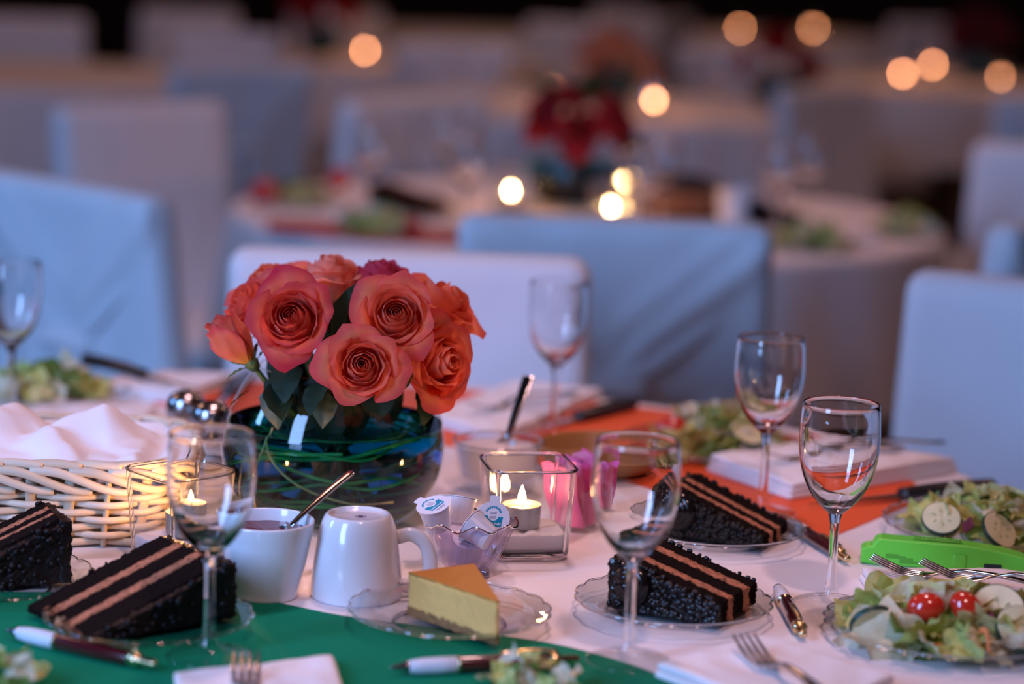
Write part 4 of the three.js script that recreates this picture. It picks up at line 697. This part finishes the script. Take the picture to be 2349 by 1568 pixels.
// ---------------------------------------------------------------- salads
const lettuceMats = [[0.60, 0.62, 0.18], [0.40, 0.48, 0.10], [0.68, 0.66, 0.30], [0.74, 0.68, 0.44], [0.18, 0.28, 0.05], [0.60, 0.58, 0.18], [0.78, 0.72, 0.52]].map((c) => phys(...c, 0.5, { transmission: 0.28, thickness: 0 }));
const lettuceGeos = []; for (let k = 0; k < 9; k++) lettuceGeos.push(grid(12, 12, (u, v) => { const a = u - 0.5, b = v - 0.5, e = Math.hypot(a, b) * 2; return [a * (1 + 0.25 * N3(k, v * 3, 1)), 0.30 * (a * a) + 0.20 * N3(u * 2.6 + k * 7, v * 2.6, k) + 0.10 * e * N3(u * 7 + k, v * 7, k + 3), b * (1 + 0.25 * N3(u * 3, k, 2))]; }));
lettuceGeos.forEach((g) => g.deleteAttribute('uv'));
function lettuceHeap(name, label, x, z, y, r, h, n, seed, group) {
  const t = thing(name, label, 'salad', [x, y, z], 0, group), q = rng(seed);
  for (let k = 0; k < n; k++) {
    const a = k * 2.39996, d = Math.sqrt((k + 0.5) / n), m = new THREE.Mesh(lettuceGeos[Math.floor(q() * 9)], lettuceMats[Math.floor(q() * 7)]);
    m.name = 'lettuce_leaf'; m.position.set(Math.cos(a) * d * r, 0.006 + h * (1 - d * d) * (0.55 + 0.5 * q()) + 0.004 * q(), Math.sin(a) * d * r); m.rotation.set((q() - 0.5) * 2.2, q() * 6.28, (q() - 0.5) * 1.8);
    const s = (0.024 + 0.018 * q()) * (r / 0.06); m.scale.set(s * (0.7 + 0.5 * q()), s, s); t.add(m);
  }
  return t;
}
const tomatoMat = phys(0.62, 0.030, 0.014, 0.16, { clearcoat: 0.8 }), cukeFlesh = phys(0.66, 0.62, 0.36, 0.35), cukeSkin = phys(0.012, 0.05, 0.028, 0.4), carrotMat = std(0.75, 0.22, 0.06, 0.6), onionMat = phys(0.14, 0.01, 0.035, 0.35), stalkMat = std(0.10, 0.16, 0.04, 0.6), seedMat = std(0.46, 0.45, 0.20, 0.5);
function tomato(label, p, r, axis, group) { const t = thing('cherry_tomato', label, 'tomato', p, 0, group), q = quatTo(axis); part('flesh', new THREE.SphereGeometry(r, 28, 20).scale(1, 1.28, 1).applyQuaternion(q), tomatoMat, t); part('stem_scar', new THREE.SphereGeometry(r * 0.16, 8, 6).scale(1, 0.3, 1).translate(0, r * 1.26, 0).applyQuaternion(q), stalkMat, t); return t; }
function cuke(label, p, r, axis, group) {
  const t = thing('cucumber_slice', label, 'cucumber', p, 0, group), q = quatTo(axis);
  part('flesh', lathe([[0, 0.0], [r * 0.95, 0.0], [r * 0.965, 0.0008], [r * 0.965, 0.0050], [r * 0.94, 0.0057], [0, 0.0057]], 36, (a, rr, y) => [rr, y + (y > 0.005 && rr < r * 0.5 ? 0.0004 * Math.cos(a * 3) : 0)]).applyQuaternion(q), cukeFlesh, t);
  part('skin', lathe([[r * 0.96, 0.0003], [r, 0.0012], [r, 0.0046], [r * 0.96, 0.0054]], 36).applyQuaternion(q), cukeSkin, t, 'dark green peel');
  for (let k = 0; k < 6; k++) { const a = k * 1.05; part('seed', new THREE.SphereGeometry(0.0013, 8, 6).scale(1, 0.4, 2).rotateY(-a).translate(Math.cos(a + 1.57) * r * 0.42, 0.0058, Math.sin(a + 1.57) * r * 0.42).applyQuaternion(q), seedMat, t); }
  return t;
}
const carrot = (label, a, b, g) => single('carrot_shred', label, 'carrot', sweep([[0, 0, 0], [(b[0] - a[0]) / 2, 0.002, (b[2] - a[2]) / 2 + 0.002], [b[0] - a[0], b[1] - a[1], b[2] - a[2]]], [0.0022, 0.0016], 10, 7), carrotMat, a, 0, g);
const onion = (label, p, s, rot, g) => { const m = single('onion_piece', label, 'onion', rbox(s, 0.0022, s * 0.7, 0.001, 10, 2, 8, (v) => { v.y += 9 * v.x * v.x; }), onionMat, p, 0, g); m.rotation.set(...rot); return m; };
const SP = 'glass salad plates', SG = 'green salads on glass plates';
const bigPlate = thing('salad_plate', 'clear glass salad plate at the front edge, heaped with tomatoes and lettuce', 'plate', [0.362, Y0, -1.905], 0.3, SP); plateParts(bigPlate, 0.100, 26);
dup(bigPlate, [0.462, Y0, -2.262], 0.9, 'clear glass salad plate behind the green highlighter', SP);
dup(bigPlate, [0.222, Y0 + 0.0012, -2.590], 1.5, 'clear glass salad plate on orange beyond the blurred wine glass', SP);
dup(bigPlate, [-0.545, Y0, -2.770], 2.1, 'clear glass salad plate at the far edge behind the basket', SP);
lettuceHeap('lettuce_salad', 'chopped lettuce salad with two cherry tomatoes on the front plate', 0.360, -1.900, PL, 0.074, 0.017, 66, 31, SG);
tomato('shiny red cherry tomato on the front salad, lying on its side, nearer the wine glass', [0.338, Y0 + 0.036, -1.872], 0.0120, [1, 0.25, 0.3], 'cherry tomatoes on the front salad');
tomato('shiny red cherry tomato on the front salad, nearer the large cucumber slice', [0.371, Y0 + 0.036, -1.874], 0.0120, [-0.75, 0.7, -0.2], 'cherry tomatoes on the front salad');
cuke('large cucumber slice standing at the outer side of the front salad', [0.398, Y0 + 0.030, -1.885], 0.023, [-0.1, 0.55, 0.8], 'cucumber slices on the front salad');
cuke('cucumber slice lying low at the edge of the front salad, half out of view', [0.412, Y0 + 0.024, -1.855], 0.022, [0.1, 0.75, 0.6], 'cucumber slices on the front salad');
cuke('cucumber slice with dark peel edge near the wine glass foot', [0.296, Y0 + 0.021, -1.872], 0.018, [-0.3, 0.55, -0.75], 'cucumber slices on the front salad');
carrot('orange carrot shred hanging on the front salad below the second tomato', [0.376, Y0 + 0.028, -1.838], [0.382, Y0 + 0.014, -1.828], 'carrot shreds on the salads');
carrot('orange carrot shred at the front rim of the front salad', [0.337, Y0 + 0.013, -1.842], [0.350, Y0 + 0.0125, -1.838], 'carrot shreds on the salads');
onion('dark red onion piece beside the second tomato', [0.384, Y0 + 0.032, -1.862], 0.014, [0.5, 0.3, 0.4], 'red onion pieces');
onion('dark red onion piece at the inner rim of the front salad plate', [0.296, Y0 + 0.022, -1.90], 0.012, [0.2, 0.8, 0.2], 'red onion pieces');
lettuceHeap('lettuce_salad', 'chopped lettuce salad with a big cucumber slice, behind the green highlighter', 0.466, -2.262, PL, 0.070, 0.020, 56, 47, SG);
cuke('pale cucumber slice on the salad behind the highlighter, facing the camera', [0.408, Y0 + 0.026, -2.210], 0.0185, [-0.05, 0.75, 0.62], 'cucumber slices on the farther salad');
cuke('thick pale cucumber slice at the outer side of the salad behind the highlighter', [0.457, Y0 + 0.022, -2.190], 0.019, [0.5, 0.7, 0.6], 'cucumber slices on the farther salad');
onion('dark red onion wedge on the salad behind the highlighter', [0.430, Y0 + 0.028, -2.190], 0.015, [0.9, 0.3, 1.1], 'red onion pieces');
lettuceHeap('lettuce_salad', 'blurred lettuce salad with pale cucumber on the orange placemat', 0.228, -2.590, PL, 0.062, 0.032, 44, 53, SG);
cuke('blurred pale cucumber slice leaning on the salad over orange', [0.255, Y0 + 0.030, -2.555], 0.020, [0.3, 0.85, 0.4], null);
tomato('blurred red tomato on the salad over the orange placemat', [0.178, Y0 + 0.026, -2.595], 0.014, [1, 0.3, 0], null);
lettuceHeap('lettuce_salad', 'blurred green and white salad at the far edge behind the basket', -0.545, -2.770, PL, 0.058, 0.024, 36, 61, SG);
lettuceHeap('lettuce_garnish', 'small lettuce garnish with a purple leaf in front of the maroon pen', 0.025, -1.737, Y0 + 0.0012, 0.034, 0.010, 18, 67, null);
onion('purple cabbage shred in the garnish in front of the maroon pen', [0.008, Y0 + 0.018, -1.733], 0.014, [0.8, 0.2, 0.5], 'red onion pieces');
lettuceHeap('lettuce_garnish', 'pale lettuce edge at the very corner of the green placemat', -0.372, -1.692, Y0 + 0.0012, 0.036, 0.020, 18, 71, null);

// ---------------------------------------------------------------- the tables behind
const copyOf = (src, pos, turn, label, group) => dup(src, pos, turn, label, group ?? null);
const T2G = 'wine glasses on the table with dark red roses', H2 = 'candle holders on the tables behind';
copyOf(vase, [0.113, 0.752, -4.96], 1, 'blurred dark round vase under the dark red roses on the second table').scale.set(0.93, 0.93, 0.93);
const darkRed = { mid: [0.44, 0.004, 0.016], base: [0.44, 0.012, 0.018], edge: [0.32, 0.002, 0.012], edgeAmt: 1 };
[['lowest and nearest dark red rose', [0.12, 0.925, -4.83], [0, 0.3, 1]], ['dark red rose toward the knotted blue chair side', [0.03, 0.93, -4.88], [-0.7, 0.4, 0.6]], ['dark red rose toward the far white table', [0.215, 0.925, -4.88], [0.7, 0.3, 0.6]], ['topmost dark red rose', [0.11, 1.0, -4.93], [0, 1, 0.3]], ['dark red rose up and toward the basket', [0.05, 0.98, -4.92], [-0.5, 0.8, 0.4]], ['dark red rose up and outward over the brown basket', [0.20, 0.97, -4.92], [0.6, 0.7, 0.3]]].forEach(([l, f, ax], k) =>
  rose(l + ' in the second table bouquet', f, ax, { pal: darkRed, seed: 200 + k, size: 1.25, n: 13, group: 'dark red roses on the second table', sepals: 0, foot: [0.13, 0.80, -4.95] }));
for (const [x, y, z, dx, dy, dz, lab] of [[0.06, 0.985, -4.90, -0.6, 0.5, 0.5, 'dark leaf at the top of the blurred dark red bouquet'], [0.14, 0.98, -4.86, 0.1, 0.6, 0.6, 'dark leaf amid the blurred dark red bouquet'], [0.20, 0.91, -4.86, 0.6, -0.4, 0.5, 'dark leaf under the blurred dark red bouquet']])
  single('rose_leaf', lab, 'leaf', leafGeo(0.09, 0.035, 0.2, leafQuat([dx, dy, dz])), leafMat, [x, y, z]);
for (const [x, z, l] of [[-0.287, -4.667, 'blurred wine glass on the second table behind the lettuce and tomatoes'], [-0.097, -4.506, 'blurred wine glass on the second table near the first bright candle'], [0.225, -4.36, 'blurred wine glass behind the blue chair back, nearest the second candle'], [0.275, -4.62, 'blurred wine glass on the second table just beyond the lower candle'], [0.493, -4.553, 'blurred wine glass on the second table past the white cup'], [0.575, -4.78, 'blurred wine glass at the far side beyond the dark cake'], [-0.16, -5.1, 'faint wine glass at the far side of the second table']])
  glassAt(x, z, l, T2G, 0.752);
const farFlame = new THREE.MeshStandardMaterial({ color: 0x000000 }); farFlame.emissive.setRGB(1.0, 0.36, 0.15); farFlame.emissiveIntensity = 80; farFlame.name = 'candle flame';
const lowFlame = farFlame.clone(); lowFlame.emissiveIntensity = 38;
const farHolder = thing('candle_holder', 'square glass candle holder before the dark red roses, nearest the wine glasses', 'candle holder', [-0.013, 0.752, -4.867], 0.5, H2); holderParts(farHolder, false);
const farTea = thing('tea_light', 'bright tea light on the second table, closest to the dark cake', 'candle', [-0.013, 0.763, -4.867], 0, 'tea lights on the tables behind'); candleParts(farTea, false); farTea.add(flameLight(0.035));
const CANDLES = [
  [0.182, -4.649, 'on the second table just behind the blue chair back', 0], [0.23, -5.146, 'at the far side of the second table beyond the red roses', 1.2],
  [0.422, -7.667, 'at the near side of the table with peach roses', 2], [0.105, -8.034, 'low and dim, beside the peach roses', 3], [0.23, -7.99, 'low and orange, under the peach roses', 3],
  [-0.653, -10.12, 'alone on the distant table near the beige chair', 2], [1.258, -14.12, 'on the farthest table, inner of the pair', 2], [1.729, -14.54, 'on the farthest table, outer of the pair', 2],
  [1.531, -9.77, 'on the distant magenta table, nearest the middle', 2], [1.789, -10.59, 'on the distant magenta table, highest in view', 2], [1.925, -9.77, 'on the distant magenta table, dimmest and outermost', 3],
];
CANDLES.forEach(([x, z, l, kind]) => {
  const h = copyOf(farHolder, [x, 0.752, z], x * 7, 'small glass candle holder ' + l, H2); h.userData.category = 'candle holder';
  const c = copyOf(farTea, [x, 0.763, z], 0, 'tea light ' + l, 'tea lights on the tables behind'); c.userData.category = 'candle';
  if (kind >= 2) { const f = c.children.find((o) => o.name === 'flame'); f.material = kind === 3 ? lowFlame : farFlame; f.scale.set(1.5, 1.35, 1.5); f.position.y = -0.005; }
});
// food and dishes on the second table
const P2 = (x, z, l) => copyOf(plate, [x, 0.752, z], x * 5, l, 'plates on the second table');
P2(-0.44, -4.80, 'blurred glass plate of salad with tomatoes at the edge of the second table'); P2(-0.25, -4.40, 'blurred glass plate of brown-green salad behind the white chair back'); P2(-0.19, -4.70, 'blurred glass plate under the dark cake on the second table'); P2(0.515, -4.70, 'blurred glass plate under the dark cake past the white cup'); P2(0.54, -4.40, 'blurred glass plate of lettuce at the near edge of the second table'); P2(0.76, -4.66, 'blurred glass plate of lettuce at the outer edge of the second table');
const S2 = 'salads on the second table';
lettuceHeap('lettuce_salad', 'blurred lettuce beside tomatoes on the second table', -0.43, -4.81, 0.757, 0.06, 0.03, 22, 81, S2);
lettuceHeap('lettuce_salad', 'blurred olive-brown salad on the second table behind the white chair back', -0.25, -4.40, 0.757, 0.062, 0.03, 26, 82, S2);
lettuceHeap('lettuce_salad', 'blurred pale lettuce at the near edge of the second table past the blue chair', 0.545, -4.40, 0.757, 0.065, 0.03, 26, 83, S2);
lettuceHeap('lettuce_salad', 'blurred green lettuce at the outer edge of the second table', 0.755, -4.66, 0.757, 0.06, 0.035, 24, 84, S2);
tomato('blurred red tomato on the second table, outermost on its plate', [-0.50, 0.785, -4.74], 0.024, [1, 0.2, 0.2], 'tomatoes on the second table'); tomato('blurred red tomato on the second table beyond the lettuce', [-0.37, 0.79, -4.98], 0.022, [0.5, 0.5, 0.2], 'tomatoes on the second table'); tomato('blurred red tomato on the second table by the white chair corner', [-0.19, 0.775, -4.36], 0.016, [0.2, 0.5, 0.5], 'tomatoes on the second table');
sheet('red_placemat', 'red placemat at the near edge of the second table behind the white chair', [[-0.46, -4.40], [-0.25, -4.28], [-0.05, -4.32], [-0.12, -4.50], [-0.30, -4.56], [-0.47, -4.55]], std(0.42, 0.012, 0.014, 0.6), 0.7526, 'placemat');
cake('blurred dark cake slice on the second table near the first bright candle', -0.15, -4.70, 0.757, rad(160), { L: 0.13, H: 0.09, tip: 0.02, rind: 0.055, layers: [['sponge', 20], ['cream', 7], ['sponge', 20]], seed: 31, chips: 20 });
cake('blurred dark cake slice on the second table past the white cup', 0.56, -4.70, 0.757, rad(170), { L: 0.10, H: 0.07, tip: 0.02, rind: 0.05, layers: [['sponge', 20], ['cream', 7], ['sponge', 20]], seed: 33, chips: 20 });
{
  const t = thing('bread_basket', 'blurred brown bread basket with a dark cloth on the second table', 'basket', [0.335, 0.752, -4.87]);
  part('body', lathe([[0, 0], [0.075, 0], [0.095, 0.055], [0.09, 0.057], [0.07, 0.006], [0, 0.006]], 40, (a, r, y) => [r * squarish(a, 4), y]), std(0.20, 0.085, 0.04, 0.7), t);
  part('dark_cloth', lathe([[0.088, 0.045], [0.07, 0.066], [0.04, 0.078], [0, 0.082]], 40, (a, r, y) => [r * squarish(a, 4), y + 0.006 * Math.sin(a * 5)]), std(0.02, 0.016, 0.018, 0.8), t);
}
{
  const t = thing('white_cup', 'blurred white cup standing on the second table beside the brown basket', 'cup', [0.43, 0.752, -4.72]);
  part('body', lathe([...smoothProfile([[0, 0.002], [0.03, 0.0], [0.036, 0.03], [0.041, 0.075]], 16), [0.039, 0.075], [0.033, 0.03], [0, 0.006]], 40), china, t);
  part('handle', sweep([[0.037, 0.06, 0], [0.06, 0.055, 0], [0.06, 0.025, 0], [0.035, 0.02, 0]], 0.0045, 20, 8), china, t);
}
napkin('blurred folded white napkin between the salads on the second table', [[0.56, -4.66], [0.70, -4.58], [0.68, -4.46], [0.60, -4.50]], 0.752, 1, 0.012, null, 41);
napkin('blurred folded white napkin between the tomatoes and dark cake on the second table', [[-0.36, -4.72], [-0.26, -4.80], [-0.22, -4.66], [-0.33, -4.60]], 0.752, 1, 0.014, null, 43);
// bouquets farther back: too small in the photograph to show their parts
function farBouquet(label, x, z, pal, n, size, y0, seed) {
  const q = rng(seed), gs = []; for (let k = 0; k < n; k++) { const a = k * 2.4, d = Math.sqrt(k / n), ax = V(Math.cos(a) * d, 1.1 - d, Math.sin(a) * d).normalize(), c = V(Math.cos(a) * d * 0.10, y0 + 0.09 * (1 - d * d), Math.sin(a) * d * 0.10); for (let i = 0; i < 9; i++) gs.push(petalGeo({ t: 0.3 + i * 0.08, ang: i * 2.4, R: (0.010 + 0.0028 * i) * size, H: 0.055 * size, span: 1.3, curl: 0.4 * i / 9, close: 0.1, tw: 0.05, round: 0.2, tip: 0 }, pal, quatTo(ax.toArray()), q).translate(c.x, c.y, c.z)); }
  const t = thing('rose_bouquet', label, 'bouquet', [x, 0.752, z]);
  part('blooms', mergeGeometries(gs), petalMat, t); part('vase', lathe(smoothProfile([[0, 0], [0.05, 0], [0.085, 0.05], [0.07, 0.12], [0.055, y0 - 0.01]], 20), 32), phys(0.02, 0.06, 0.07, 0.1), t);
  part('leaf', leafGeo(0.10, 0.04, 0.4, leafQuat([0.6, 0.1, 0.7])).translate(0.02, y0, 0.05), leafMat, t); part('leaf', leafGeo(0.10, 0.04, 0.4, leafQuat([-0.7, 0.2, 0.5])).translate(-0.02, y0, 0.05), leafMat, t);
}
farBouquet('blurred peach rose bouquet on the third table behind the dark red roses', 0.29, -7.95, { mid: [0.66, 0.34, 0.24], base: [0.66, 0.4, 0.28], edge: [0.6, 0.26, 0.18], edgeAmt: 0.6 }, 9, 1.15, 0.11, 301);
farBouquet('blurred dark red bouquet on the distant table with one candle', -0.86, -10.35, darkRed, 8, 1.6, 0.14, 302);
farBouquet('blurred magenta bouquet on the distant table with three candles', 1.92, -10.25, { mid: [0.16, 0.006, 0.03], base: [0.2, 0.01, 0.03], edge: [0.12, 0.003, 0.02], edgeAmt: 1 }, 8, 1.6, 0.14, 303);
farBouquet('blurred dark crimson bouquet at the outer edge of the third table', 0.86, -8.1, darkRed, 6, 1.3, 0.11, 304);
for (const [x, z, l] of [[-0.05, -7.6, 'faint wine glass on the third table, nearest the bread side'], [0.62, -7.55, 'faint wine glass on the third table beyond the near candle'], [0.75, -7.9, 'faint wine glass on the third table before the crimson bouquet'], [-0.2, -8.0, 'faint wine glass on the third table by the slate blue chair']]) glassAt(x, z, l, 'wine glasses on the third table', 0.752);

scene.traverse((o) => { if (o.isMesh) { o.castShadow = true; o.receiveShadow = true; } });
renderer.render(scene, camera);
